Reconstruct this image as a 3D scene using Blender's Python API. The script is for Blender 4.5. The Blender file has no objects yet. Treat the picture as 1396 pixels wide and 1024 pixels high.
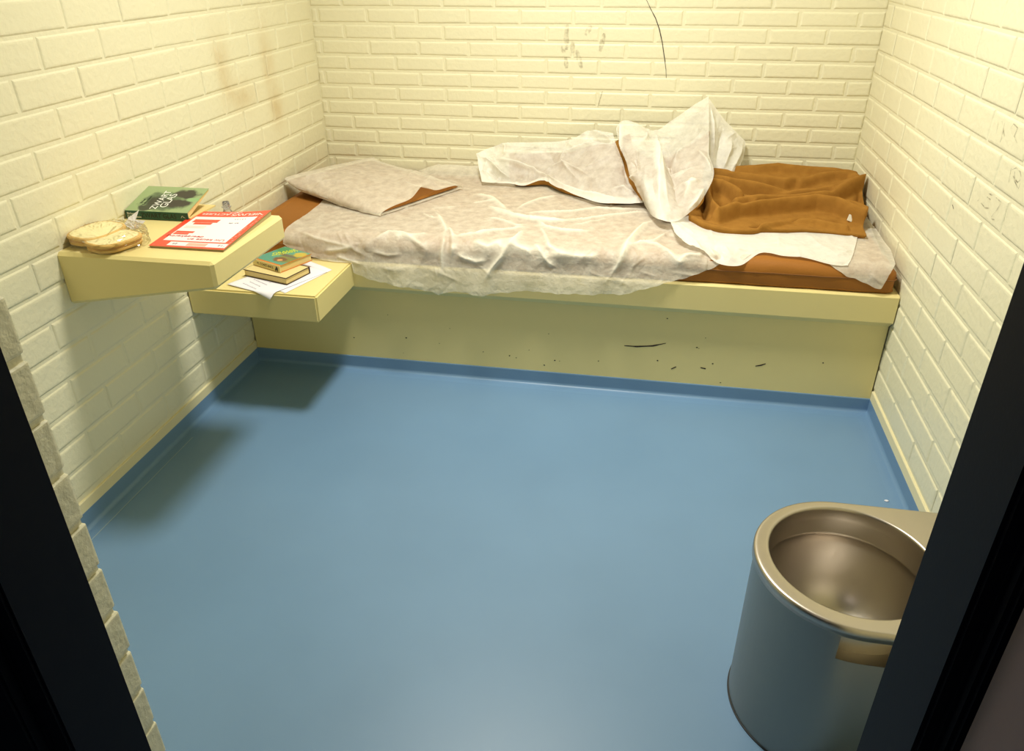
import bpy, bmesh, math, random
import numpy as np
from mathutils import Vector, Matrix
random.seed(7)
S = bpy.context.scene
COL = S.collection
PI = math.pi

# ------------------------------------------------------------------ helpers
def srgb(r, g, b):
    f = lambda c: (c/255/12.92) if c/255 <= .04045 else ((c/255+.055)/1.055)**2.4
    return (f(r), f(g), f(b), 1)

def new_mat(name):
    m = bpy.data.materials.new(name); m.use_nodes = True
    n = m.node_tree.nodes; b = n['Principled BSDF']
    return m, n, m.node_tree.links, b

def simple(name, col, rough=.5, metal=0, spec=.5, bump=0, bscale=200, var=0, vscale=6):
    m, n, l, b = new_mat(name)
    b.inputs['Base Color'].default_value = col
    b.inputs['Roughness'].default_value = rough
    b.inputs['Metallic'].default_value = metal
    b.inputs['Specular IOR Level'].default_value = spec
    tc = n.new('ShaderNodeTexCoord')
    if bump:
        t = n.new('ShaderNodeTexNoise'); t.inputs['Scale'].default_value = bscale; t.inputs['Detail'].default_value = 3
        l.new(tc.outputs['Object'], t.inputs['Vector'])
        bp = n.new('ShaderNodeBump'); bp.inputs['Strength'].default_value = bump; bp.inputs['Distance'].default_value = .002
        l.new(t.outputs['Fac'], bp.inputs['Height']); l.new(bp.outputs['Normal'], b.inputs['Normal'])
    if var:
        t = n.new('ShaderNodeTexNoise'); t.inputs['Scale'].default_value = vscale; t.inputs['Detail'].default_value = 4
        l.new(tc.outputs['Object'], t.inputs['Vector'])
        mx = n.new('ShaderNodeMix'); mx.data_type = 'RGBA'
        mx.inputs['A'].default_value = tuple(c*(1-var) for c in col[:3]) + (1,)
        mx.inputs['B'].default_value = tuple(min(1, c*(1+var)) for c in col[:3]) + (1,)
        l.new(t.outputs['Fac'], mx.inputs['Factor']); l.new(mx.outputs['Result'], b.inputs['Base Color'])
    return m

def obj(name, me, mat=None, parent=None, smooth=False):
    if isinstance(me, bmesh.types.BMesh):
        bm = me; me = bpy.data.meshes.new(name); bm.to_mesh(me); bm.free()
    me.name = name
    o = bpy.data.objects.new(name, me); COL.objects.link(o)
    if mat is not None:
        for m in (mat if isinstance(mat, (list, tuple)) else [mat]): me.materials.append(m)
    if smooth: me.polygons.foreach_set('use_smooth', [True]*len(me.polygons))
    if parent: o.parent = parent
    return o

def pmesh(v, f):
    me = bpy.data.meshes.new('m'); me.from_pydata([tuple(map(float, p)) for p in v], [], f); me.update(); return me

def empty(name, loc, label, cat, group=None):
    o = bpy.data.objects.new(name, None); COL.objects.link(o); o.location = loc; o.empty_display_size = .05
    tag(o, label, cat, group); return o

def tag(o, label, cat, group=None):
    o['label'] = label; o['category'] = cat
    if group: o['group'] = group
    return o

def structure(o): o['kind'] = 'structure'; return o

def box_bm(x0, x1, y0, y1, z0, z1, bev=0, seg=2):
    bm = bmesh.new()
    vs = [bm.verts.new((x, y, z)) for x in (x0, x1) for y in (y0, y1) for z in (z0, z1)]
    for q in ((0,1,3,2),(4,6,7,5),(0,4,5,1),(2,3,7,6),(0,2,6,4),(1,5,7,3)): bm.faces.new([vs[i] for i in q])
    bmesh.ops.recalc_face_normals(bm, faces=bm.faces)
    if bev: bmesh.ops.bevel(bm, geom=list(bm.edges), offset=bev, segments=seg, profile=.6, affect='EDGES')
    return bm

def prism_bm(poly, h0, h1, axis='z'):
    """polygon extruded; axis z: poly in (x,y); axis y: poly in (x,z); axis x: poly in (y,z)"""
    bm = bmesh.new()
    def p(a, b, h): return {'z': (a, b, h), 'y': (a, h, b), 'x': (h, a, b)}[axis]
    lo = [bm.verts.new(p(a, b, h0)) for a, b in poly]; hi = [bm.verts.new(p(a, b, h1)) for a, b in poly]
    n = len(poly)
    bm.faces.new(lo[::-1]); bm.faces.new(hi)
    for i in range(n): bm.faces.new((lo[i], lo[(i+1) % n], hi[(i+1) % n], hi[i]))
    bmesh.ops.recalc_face_normals(bm, faces=bm.faces)
    return bm

def local(o, parent):      # keep the world coordinates of a mesh built in world space under a moved parent
    o.matrix_parent_inverse = Matrix.Translation(parent.location).inverted(); return o

def part(name, me, mat, root, smooth=False, label=None):
    o = obj(name, me, mat, root, smooth)
    # shift mesh into the root's frame so that the parent's transform is meaningful
    if root.parent is None: o.data.transform(root_matrix(root).inverted())
    else: o.data.transform(root_matrix(root.parent).inverted())
    if label: o['label'] = label
    return o

def root_matrix(r): return Matrix.LocRotScale(r.location, r.rotation_euler, r.scale)

# ------------------------------------------------------------------ cloth tools
def poly_dist(P, pts):
    pts = np.array(pts, float); d = np.full(len(P), 1e9)
    for a, b in zip(pts[:-1], pts[1:]):
        ab = b-a; L = max(ab@ab, 1e-12)
        t = np.clip(((P-a)@ab)/L, 0, 1)
        d = np.minimum(d, np.linalg.norm(P-(a+t[:, None]*ab), axis=1))
    return d

def normals(G):
    du = np.gradient(G, axis=1); dv = np.gradient(G, axis=0)
    n = np.cross(du, dv); n /= np.linalg.norm(n, axis=2, keepdims=True)+1e-12
    return n

def ridge_field(P, ridges, k=1.25, gain=1.0):
    h = np.zeros(len(P))
    for hh, w, pts in ridges:
        d = poly_dist(P, pts)
        # taper towards both ends of the fold
        a, b = np.array(pts[0]), np.array(pts[-1])
        L = sum(np.linalg.norm(np.array(q)-np.array(p)) for p, q in zip(pts[:-1], pts[1:]))
        ta = np.clip(np.linalg.norm(P-a, axis=1)/(L*.22+1e-6), .25, 1); tb = np.clip(np.linalg.norm(P-b, axis=1)/(L*.22+1e-6), .25, 1)
        h += gain*hh*np.exp(-(d/w)**k)*ta*tb
    return h

def tube_field(P, ridges, gain=1.0):
    """rolled folds: rounded tubes merged by taking the highest, valleys cut in afterwards"""
    up = np.zeros(len(P)); dn = np.zeros(len(P))
    for hh, w, pts in ridges:
        d = poly_dist(P, pts)
        if hh > 0: up = np.maximum(up, gain*hh*np.clip(1-(d/(1.25*w))**2, 0, 1)**.7)
        else: dn += gain*hh*np.exp(-(d/w)**1.6)
    return up+dn*.95

def crinkles(P, N, n, hmax, wmin, wmax, lmin, lmax, seed):
    rg = np.random.RandomState(seed); h = np.zeros(len(P))
    for i in range(n):
        c = rg.randint(len(P)); p = P[c]; nn = N[c]
        v = rg.normal(size=3); v -= nn*(v@nn); v /= np.linalg.norm(v)+1e-9
        L = rg.uniform(lmin, lmax); w = rg.uniform(wmin, wmax)
        a = p-v*L/2; b = p+v*L/2; t = np.clip(((P-a)@v), 0, L)
        d = np.linalg.norm(P-(a+t[:, None]*v), axis=1)
        f = np.sin(PI*np.clip(t/L, .06, .94))
        h += rg.uniform(-.6, 1)*hmax*np.exp(-(d/w)**1.15)*f
    return h

def smooth_noise(P, seed, scale, n=24):
    rg = np.random.RandomState(seed); h = np.zeros(len(P))
    for i in range(n):
        k = rg.normal(size=3); k *= rg.uniform(.6, 1.6)*scale/np.linalg.norm(k)
        h += np.sin(P@k+rg.uniform(0, 6.28))
    return h/math.sqrt(n)

def bspline_net(net, nr, nc, s=.0):
    """Catmull-Rom interpolation of a control net to nr x nc points"""
    N = np.array(net, float)
    def interp(A, m):          # along axis 0
        n = len(A); u = np.linspace(0, n-1, m); i = np.minimum(u.astype(int), n-2); t = (u-i)
        g = lambda k: A[np.clip(k, 0, n-1)]
        p0, p1, p2, p3 = g(i-1), g(i), g(i+1), g(i+2)
        lo = (i == 0); hi = (i == n-2)
        p0 = p0.copy(); p3 = p3.copy(); p0[lo] = 2*p1[lo]-p2[lo]; p3[hi] = 2*p2[hi]-p1[hi]
        t = t.reshape((-1,)+(1,)*(A.ndim-1))
        return .5*((2*p1)+(-p0+p2)*t+(2*p0-5*p1+4*p2-p3)*t**2+(-p0+3*p1-3*p2+p3)*t**3)
    A = interp(N, nr); A = np.swapaxes(interp(np.swapaxes(A, 0, 1), nc), 0, 1)
    return A

def set_doubled(o, a):
    at = o.data.attributes.new('doubled', 'FLOAT', 'POINT'); at.data.foreach_set('value', np.clip(np.asarray(a, float), 0, 1).astype(np.float32))

def grid_faces(nr, nc, off=0):
    return [(off+r*nc+c, off+(r+1)*nc+c, off+(r+1)*nc+c+1, off+r*nc+c+1) for r in range(nr-1) for c in range(nc-1)]

def up_fix(N, view=(-.2, -1, .6)):
    if (N.reshape(-1, 3)@np.array(view)).mean() < 0: N = -N
    return N

# ------------------------------------------------------------------ materials
def wall_paint(name, col, stains=None):
    m, n, l, b = new_mat(name)
    tc = n.new('ShaderNodeTexCoord')
    no = n.new('ShaderNodeTexNoise'); no.inputs['Scale'].default_value = 2.2; no.inputs['Detail'].default_value = 5
    l.new(tc.outputs['Object'], no.inputs['Vector'])
    mx = n.new('ShaderNodeMix'); mx.data_type = 'RGBA'
    mx.inputs['A'].default_value = tuple(c*.95 for c in col[:3])+(1,); mx.inputs['B'].default_value = col
    l.new(no.outputs['Fac'], mx.inputs['Factor'])
    last = mx.outputs['Result']
    if stains:
        sep = n.new('ShaderNodeSeparateXYZ'); l.new(tc.outputs['Object'], sep.inputs['Vector'])
        n2 = n.new('ShaderNodeTexNoise'); n2.inputs['Scale'].default_value = 14; n2.inputs['Detail'].default_value = 4
        l.new(tc.outputs['Object'], n2.inputs['Vector'])
        def mth(op, a, bb):
            q = n.new('ShaderNodeMath'); q.operation = op
            for k, v in enumerate((a, bb)):
                if isinstance(v, (int, float)): q.inputs[k].default_value = v
                elif v is not None: l.new(v, q.inputs[k])
            return q.outputs[0]
        for (cy, cz, ry, rz) in stains:
            dy = mth('DIVIDE', mth('SUBTRACT', sep.outputs['Y'], cy), ry); dz = mth('DIVIDE', mth('SUBTRACT', sep.outputs['Z'], cz), rz)
            d2 = mth('ADD', mth('MULTIPLY', dy, dy), mth('MULTIPLY', dz, dz))
            g = mth('POWER', 2.718, mth('MULTIPLY', d2, -1.0))
            f = mth('MULTIPLY', mth('MULTIPLY', g, n2.outputs['Fac']), .75)
            mm = n.new('ShaderNodeMix'); mm.data_type = 'RGBA'
            l.new(f, mm.inputs['Factor']); l.new(last, mm.inputs['A']); mm.inputs['B'].default_value = srgb(196, 160, 92)
            last = mm.outputs['Result']
    l.new(last, b.inputs['Base Color'])
    b.inputs['Roughness'].default_value = .42; b.inputs['Specular IOR Level'].default_value = .45
    t1 = n.new('ShaderNodeTexNoise'); t1.inputs['Scale'].default_value = 55; t1.inputs['Detail'].default_value = 4
    t2 = n.new('ShaderNodeTexNoise'); t2.inputs['Scale'].default_value = 320; t2.inputs['Detail'].default_value = 2
    for t in (t1, t2): l.new(tc.outputs['Object'], t.inputs['Vector'])
    b1 = n.new('ShaderNodeBump'); b1.inputs['Strength'].default_value = .55; b1.inputs['Distance'].default_value = .004
    b2 = n.new('ShaderNodeBump'); b2.inputs['Strength'].default_value = .25; b2.inputs['Distance'].default_value = .0012
    l.new(t1.outputs['Fac'], b1.inputs['Height']); l.new(t2.outputs['Fac'], b2.inputs['Height'])
    l.new(b1.outputs['Normal'], b2.inputs['Normal']); l.new(b2.outputs['Normal'], b.inputs['Normal'])
    return m

CREAM = srgb(240, 234, 202)
M = {}
M['wall'] = wall_paint('cream_brick_paint', CREAM)
M['wall_left'] = wall_paint('cream_brick_paint_stained', CREAM, [(-0.452,0.913,0.060,0.070),(-0.818,1.121,0.050,0.100),(-0.474,1.093,0.050,0.120),(-0.715,1.006,0.100,0.050)])
M['ceiling'] = simple('white_ceiling_paint', srgb(238, 234, 215), .7)
M['bench'] = simple('cream_gloss_paint', srgb(236, 219, 152), .33, spec=.5, bump=.12, bscale=90, var=.03)
M['strip'] = simple('cream_plaster_strip', srgb(238, 228, 186), .5, bump=.2, bscale=60)
def floor_mat():
    m, n, l, b = new_mat('blue_vinyl')
    tc = n.new('ShaderNodeTexCoord')
    a = n.new('ShaderNodeTexNoise'); a.inputs['Scale'].default_value = 900; a.inputs['Detail'].default_value = 2
    c = n.new('ShaderNodeTexNoise'); c.inputs['Scale'].default_value = 3; c.inputs['Detail'].default_value = 5
    for t in (a, c): l.new(tc.outputs['Object'], t.inputs['Vector'])
    mx = n.new('ShaderNodeMix'); mx.data_type = 'RGBA'; mx.inputs['A'].default_value = srgb(102, 137, 174); mx.inputs['B'].default_value = srgb(123, 158, 193)
    l.new(a.outputs['Fac'], mx.inputs['Factor'])
    m2 = n.new('ShaderNodeMix'); m2.data_type = 'RGBA'; m2.blend_type = 'MULTIPLY'; m2.inputs['Factor'].default_value = .35
    l.new(mx.outputs['Result'], m2.inputs['A']); l.new(c.outputs['Color'], m2.inputs['B'])
    cr = n.new('ShaderNodeMapRange'); cr.inputs['To Min'].default_value = .34; cr.inputs['To Max'].default_value = .46
    l.new(c.outputs['Fac'], cr.inputs['Value']); l.new(cr.outputs['Result'], b.inputs['Roughness'])
    hs = n.new('ShaderNodeMapRange'); hs.inputs['To Min'].default_value = .9; hs.inputs['To Max'].default_value = 1.06
    l.new(c.outputs['Fac'], hs.inputs['Value'])
    vm = n.new('ShaderNodeMix'); vm.data_type = 'RGBA'; vm.blend_type = 'MULTIPLY'; vm.inputs['Factor'].default_value = 1
    l.new(mx.outputs['Result'], vm.inputs['A']); l.new(hs.outputs['Result'], vm.inputs['B'])
    l.new(vm.outputs['Result'], b.inputs['Base Color'])
    bp = n.new('ShaderNodeBump'); bp.inputs['Strength'].default_value = .12; bp.inputs['Distance'].default_value = .001
    l.new(a.outputs['Fac'], bp.inputs['Height']); l.new(bp.outputs['Normal'], b.inputs['Normal'])
    b.inputs['Specular IOR Level'].default_value = .5
    return m
M['floor'] = floor_mat()
M['frame'] = simple('dark_blue_steel_paint', srgb(9, 12, 24), .65, spec=.12, bump=.05)
M['doorleaf'] = simple('brown_grey_door_paint', srgb(100, 80, 76), .55, bump=.05)
M['corridor'] = simple('dark_corridor_paint', srgb(70, 66, 62), .8)
M['black'] = simple('black', srgb(14, 13, 12), .6)
M['brown_vinyl'] = simple('brown_mattress_vinyl', srgb(158, 101, 36), .55, spec=.3, bump=.15, bscale=120, var=.06)
M['brown_dark'] = simple('brown_piping', srgb(140, 88, 32), .5)
M['scuff'] = simple('dark_scuff', srgb(60, 46, 34), .7)
M['chip'] = simple('chipped_paint', srgb(40, 32, 24), .8)

def faint(name, col, alpha):
    m, n, l, b = new_mat(name); b.inputs['Base Color'].default_value = col; b.inputs['Roughness'].default_value = .6
    tc = n.new('ShaderNodeTexCoord'); t = n.new('ShaderNodeTexNoise'); t.inputs['Scale'].default_value = 60; l.new(tc.outputs['Object'], t.inputs['Vector'])
    r = n.new('ShaderNodeMapRange'); r.inputs['From Min'].default_value = .35; r.inputs['From Max'].default_value = .65; r.inputs['To Max'].default_value = alpha
    l.new(t.outputs['Fac'], r.inputs['Value']); l.new(r.outputs['Result'], b.inputs['Alpha'])
    return m
M['smudge'] = faint('grey_smudge', srgb(130, 112, 80), .30)
M['pencil'] = faint('pencil_mark', srgb(110, 90, 60), .5)

def sheet_mat(name, trans, col):
    m, n, l, b = new_mat(name); n.remove(b)
    out = n['Material Output']
    tc = n.new('ShaderNodeTexCoord')
    no = n.new('ShaderNodeTexNoise'); no.inputs['Scale'].default_value = 26; no.inputs['Detail'].default_value = 6; no.inputs['Roughness'].default_value = .65
    fi = n.new('ShaderNodeTexNoise'); fi.inputs['Scale'].default_value = 500; fi.inputs['Detail'].default_value = 2
    vo = n.new('ShaderNodeTexVoronoi'); vo.feature = 'DISTANCE_TO_EDGE'; vo.inputs['Scale'].default_value = 24; vo.inputs['Randomness'].default_value = 1
    wp = n.new('ShaderNodeVectorMath'); wp.operation = 'MULTIPLY_ADD'; wp.inputs[1].default_value = (.06, .06, .06)
    l.new(tc.outputs['Object'], no.inputs['Vector']); l.new(tc.outputs['Object'], fi.inputs['Vector'])
    l.new(no.outputs['Color'], wp.inputs[0]); l.new(tc.outputs['Object'], wp.inputs[2]); l.new(wp.outputs[0], vo.inputs['Vector'])
    bp = n.new('ShaderNodeBump'); bp.inputs['Strength'].default_value = .6; bp.inputs['Distance'].default_value = .006
    l.new(vo.outputs['Distance'], bp.inputs['Height'])
    bp2 = n.new('ShaderNodeBump'); bp2.inputs['Strength'].default_value = .35; bp2.inputs['Distance'].default_value = .006
    l.new(no.outputs['Fac'], bp2.inputs['Height']); l.new(bp.outputs['Normal'], bp2.inputs['Normal'])
    d = n.new('ShaderNodeBsdfDiffuse'); d.inputs['Color'].default_value = col
    t = n.new('ShaderNodeBsdfTranslucent'); t.inputs['Color'].default_value = col
    g = n.new('ShaderNodeBsdfGlossy'); g.inputs['Roughness'].default_value = .4; g.inputs['Color'].default_value = (.9, .9, .9, 1)
    for q in (d, t, g): l.new(bp2.outputs['Normal'], q.inputs['Normal'])
    tr = n.new('ShaderNodeBsdfTransparent')
    m1 = n.new('ShaderNodeMixShader'); m1.inputs[0].default_value = .16; l.new(d.outputs[0], m1.inputs[1]); l.new(t.outputs[0], m1.inputs[2])
    m2 = n.new('ShaderNodeMixShader'); m2.inputs[0].default_value = .035; l.new(m1.outputs[0], m2.inputs[1]); l.new(g.outputs[0], m2.inputs[2])
    mr = n.new('ShaderNodeMapRange'); mr.inputs['From Min'].default_value = .3; mr.inputs['From Max'].default_value = .7
    mr.inputs['To Min'].default_value = trans*.7; mr.inputs['To Max'].default_value = min(1, trans*1.3)
    l.new(no.outputs['Fac'], mr.inputs['Value'])
    at = n.new('ShaderNodeAttribute'); at.attribute_name = 'doubled'
    om = n.new('ShaderNodeMath'); om.operation = 'MULTIPLY_ADD'; om.inputs[1].default_value = -.85; om.inputs[2].default_value = 1; l.new(at.outputs['Fac'], om.inputs[0])
    pm = n.new('ShaderNodeMath'); pm.operation = 'MULTIPLY'; l.new(mr.outputs['Result'], pm.inputs[0]); l.new(om.outputs[0], pm.inputs[1])
    m3 = n.new('ShaderNodeMixShader'); l.new(pm.outputs[0], m3.inputs[0]); l.new(m2.outputs[0], m3.inputs[1]); l.new(tr.outputs[0], m3.inputs[2])
    l.new(m3.outputs[0], out.inputs['Surface'])
    return m
M['sheet'] = sheet_mat('thin_nonwoven_sheet', .42, srgb(251, 245, 228))
M['cover'] = sheet_mat('white_nonwoven_cover', .40, srgb(252, 249, 240))
M['case'] = sheet_mat('nonwoven_pillowcase', .39, srgb(251, 245, 228))

def fleece():
    m, n, l, b = new_mat('brown_fleece')
    tc = n.new('ShaderNodeTexCoord')
    a = n.new('ShaderNodeTexNoise'); a.inputs['Scale'].default_value = 420; a.inputs['Detail'].default_value = 3
    c = n.new('ShaderNodeTexNoise'); c.inputs['Scale'].default_value = 30; c.inputs['Detail'].default_value = 4
    for t in (a, c): l.new(tc.outputs['Object'], t.inputs['Vector'])
    mx = n.new('ShaderNodeMix'); mx.data_type = 'RGBA'; mx.inputs['A'].default_value = srgb(138, 95, 38); mx.inputs['B'].default_value = srgb(172, 123, 56)
    l.new(c.outputs['Fac'], mx.inputs['Factor']); l.new(mx.outputs['Result'], b.inputs['Base Color'])
    b.inputs['Roughness'].default_value = .95; b.inputs['Specular IOR Level'].default_value = .1
    bp = n.new('ShaderNodeBump'); bp.inputs['Strength'].default_value = .5; bp.inputs['Distance'].default_value = .0025
    l.new(a.outputs['Fac'], bp.inputs['Height']); l.new(bp.outputs['Normal'], b.inputs['Normal'])
    return m
M['fleece'] = fleece()
M['label'] = simple('white_label', srgb(225, 220, 205), .6)

def steel(name, col):
    m, n, l, b = new_mat(name)
    b.inputs['Base Color'].default_value = col; b.inputs['Metallic'].default_value = 1
    tc = n.new('ShaderNodeTexCoord'); mp = n.new('ShaderNodeMapping'); mp.inputs['Scale'].default_value = (300, 300, 18)
    t = n.new('ShaderNodeTexNoise'); t.inputs['Scale'].default_value = 1; t.inputs['Detail'].default_value = 3
    l.new(tc.outputs['Object'], mp.inputs['Vector']); l.new(mp.outputs[0], t.inputs['Vector'])
    r = n.new('ShaderNodeMapRange'); r.inputs['To Min'].default_value = .28; r.inputs['To Max'].default_value = .40
    l.new(t.outputs['Fac'], r.inputs['Value']); l.new(r.outputs['Result'], b.inputs['Roughness'])
    return m
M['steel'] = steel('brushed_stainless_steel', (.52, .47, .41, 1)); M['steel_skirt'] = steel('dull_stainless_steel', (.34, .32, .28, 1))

# ------------------------------------------------------------------ room
W, DPT, ZC = 2.385, 2.78, 2.62
def rect_rings(c, nrm, u, v, a0, a1, b0, b1, V, F, depth, jit):
    """one raised brick on a wall: rings from the mortar bed to the face"""
    rings = [(-.001, -depth), (.0014, -depth*.5), (.0038, -depth*.15), (.008, 0)]
    base = len(V); jj = [(random.uniform(-jit, jit), random.uniform(-jit, jit)) for _ in range(4)]
    face = random.uniform(-.0008, .0008)
    for ins, dp in rings:
        for k, (a, b) in enumerate(((a0+ins, b0+ins), (a1-ins, b0+ins), (a1-ins, b1-ins), (a0+ins, b1-ins))):
            a += jj[k][0]; b += jj[k][1]
            V.append(tuple(c[i]+u[i]*a+v[i]*b+nrm[i]*(dp+face) for i in range(3)))
    for r in range(len(rings)-1):
        for k in range(4):
            k2 = (k+1) % 4
            F.append((base+r*4+k, base+r*4+k2, base+(r+1)*4+k2, base+(r+1)*4+k))
    t = base+(len(rings)-1)*4; F.append((t, t+1, t+2, t+3))

def brick_wall(name, origin, u, nrm, U, z_lo, z_hi, z_ref, course, length, ph_even, ph_odd, mat, depth=.0032, mortar=.011):
    V, F = [], []
    v = (0, 0, 1)
    k0 = math.floor((z_lo-z_ref)/course); k1 = math.ceil((z_hi-z_ref)/course)
    for k in range(k0, k1+1):
        b0 = z_ref+k*course+mortar/2; b1 = b0+course-mortar
        b0 = max(b0, z_lo); b1 = min(b1, z_hi)
        if b1-b0 < .015: continue
        ph = ph_even if k % 2 == 0 else ph_odd
        j = math.floor(-ph/length)-1
        while True:
            a0 = ph+j*length+mortar/2; a1 = a0+length-mortar; j += 1
            if a0 > U-.02: break
            a0 = max(a0, .0); a1 = min(a1, U)
            if a1-a0 < .02: continue
            rect_rings(origin, nrm, u, v, a0, a1, b0, b1, V, F, depth, .0013)
    b = len(V)
    for (a, z) in ((-.02, 0), (U+.02, 0), (U+.02, z_hi), (-.02, z_hi)):
        V.append(tuple(origin[i]+u[i]*a+v[i]*z-nrm[i]*depth for i in range(3)))
    F.append((b, b+1, b+2, b+3))
    me = pmesh(V, F); bm = bmesh.new(); bm.from_mesh(me); bmesh.ops.recalc_face_normals(bm, faces=[])
    for f in bm.faces:
        if f.normal.dot(Vector(nrm)) < -.2: f.normal_flip()
    o = obj(name, bm, mat); structure(o); return o

def room():
    wb = brick_wall('wall_back', (0, 0, 0), (1, 0, 0), (0, -1, 0), W, .0, ZC, 1.264, .0645, .2265, .144, .028, M['wall'], depth=.0036, mortar=.012)
    wl = brick_wall('wall_left', (0, 0, 0), (0, -1, 0), (1, 0, 0), DPT, .093, ZC, 1.2117, .0855, .2365, .015, .133, M['wall_left'])
    wr = brick_wall('wall_right', (W, 0, 0), (0, -1, 0), (-1, 0, 0), DPT, .093, ZC, 1.2052, .0855, .2365, .10, .218, M['wall'])
    for w, x0, x1 in ((wl, 0, .004), (wr, W-.004, W)):
        part('plaster_strip', box_bm(x0-(.006 if x0 == 0 else 0), x1+(.006 if x0 else 0), -DPT, -.94, .05, .090, .002, 1), M['strip'], w)
    # front wall: two brick piers and a lintel round the doorway
    XL, XR, YI, YO = .806, 1.90, -DPT, -DPT-.19
    bm = bmesh.new(); tmp = []
    def pier(x0, x1, z0, z1):
        k0 = math.floor((z0-1.2117)/.0855); k1 = math.ceil((z1-1.2117)/.0855)
        for k in range(k0, k1):
            b0 = max(z0, 1.2117+k*.0855+.0055); b1 = min(z1, 1.2117+(k+1)*.0855-.0055)
            if b1-b0 < .01: continue
            off = 0 if k % 2 else .118
            edge = x1 if x1 < 1.2 else x0; sgn = -1 if x1 < 1.2 else 1
            cuts = [0]; d = .2365-off if off else .2365
            L = x1-x0; q = d
            while q < L: cuts.append(q); q += .2365
            cuts.append(L)
            for a, b in zip(cuts[:-1], cuts[1:]):
                if b-a < .02: continue
                p, r_ = edge+sgn*(a+(.0 if a == 0 else .0055)), edge+sgn*(b-.0055)
                j = random.uniform(-.0015, .0015)
                tmp.append(box_bm(min(p, r_)+j, max(p, r_)+j, YI-.105, YI+random.uniform(-.0008, .0008), b0-.0008, b1+.0008, .0055, 3))
    pier(.0, XL, .06, 2.12); pier(XR, W, .06, 2.12)
    k = 0
    me = bpy.data.meshes.new('t')
    for t in tmp:
        t.to_mesh(me); bm.from_mesh(me); t.free()
    for (x0, x1, z0, z1) in ((0, XL-.004, 0, 2.12), (XR+.004, W, 0, 2.12), (0, W, 2.12, ZC)):
        t = box_bm(x0, x1, YO, YI-.004, z0, z1); t.to_mesh(me); bm.from_mesh(me); t.free()
    wf = structure(obj('wall_front', bm, M['wall']))
    # floor, ceiling
    fl = structure(obj('floor', box_bm(-.05, W+.05, -4.7, .05, -.06, 0), M['floor']))
    ce = structure(obj('ceiling', box_bm(-.05, W+.05, -DPT-.2, .05, ZC, ZC+.06), M['ceiling']))
    # outer corridor beyond the doorway
    structure(obj('wall_corridor', box_bm(-.05, W+.05, -4.75, -4.7, 0, 2.7), M['corridor']))
    structure(obj('wall_corridor_left', box_bm(-.10, -.05, -4.75, YO, 0, 2.7), M['corridor']))
    structure(obj('wall_corridor_right', box_bm(W+.05, W+.10, -4.75, YO, 0, 2.7), M['corridor']))
    structure(obj('ceiling_corridor', box_bm(-.1, W+.1, -4.75, YO, 2.7, 2.75), M['corridor']))
    # coved skirting in floor vinyl
    prof = [(0, .058), (.0035, .058), (.0045, .055)]
    for k in range(0, 7):
        a = k/6*PI/2; prof.append((.0045+.013*(1-math.cos(a)), .0152-.013*math.sin(a)))
    prof += [(.030, .0014), (.044, .0), (0, .0)]
    def skirt(name, p0, p1, inward):
        p0 = Vector(p0); p1 = Vector(p1); inn = Vector(inward); V = []; n = len(prof)
        for p in (p0, p1):
            for a, z in prof: V.append(tuple(p+inn*a+Vector((0, 0, z))))
        F = [(i, (i+1) % n, n+(i+1) % n, n+i) for i in range(n)]+[tuple(range(n))[::-1], tuple(range(n, 2*n))]
        me = pmesh(V, F); b2 = bmesh.new(); b2.from_mesh(me); bmesh.ops.recalc_face_normals(b2, faces=b2.faces)
        return structure(obj(name, b2, M['floor']))
    skirt('baseboard_left', (0, -DPT, 0), (0, -.94, 0), (1, 0, 0))
    skirt('baseboard_right', (W, -.94, 0), (W, -DPT, 0), (-1, 0, 0))
    skirt('baseboard_back', (0, -.94, 0), (W, -.94, 0), (0, -1, 0))
    bl = bpy.data.objects['baseboard_left']
    part('weld_seam', box_bm(.042, .0450, -2.25, -1.52, .0002, .0011, .0003, 1), simple('pale_weld_seam', srgb(150, 172, 186), .5), bl)
    # steel door frame
    FY0, FY1 = -2.862, -2.976
    fm = bpy.data.objects.new('door_1', None); COL.objects.link(fm); structure(fm)
    def jamb(poly):
        b2 = prism_bm(poly, 0, 2.06); 
        bmesh.ops.bevel(b2, geom=[e for e in b2.edges if abs((e.verts[0].co-e.verts[1].co).z) > 1], offset=.004, segments=2, affect='EDGES'); return b2
    part('door_frame', jamb([(.800, FY0), (.866, FY0), (.866, FY1), (.835, FY1), (.835, FY1-.02), (.70, FY1-.02), (.70, FY1+.004), (.800, FY1+.004)]), M['frame'], fm)
    part('door_frame', jamb([(1.905, FY0), (1.832, FY0), (1.828, FY1), (1.846, FY1), (1.846, FY1-.016), (2.02, FY1-.016), (2.02, FY1+.004), (1.905, FY1+.004)]), M['frame'], fm)
    part('door_frame', box_bm(.80, 1.905, FY1, FY0, 2.06, 2.12, .003, 1), M['frame'], fm)
    part('door_leaf', box_bm(1.849, 1.893, -3.92, FY1-.024, .012, 2.05, .003, 1), M['doorleaf'], fm)
    return wb, wl, wr
wb, wl, wr = room()

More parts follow.
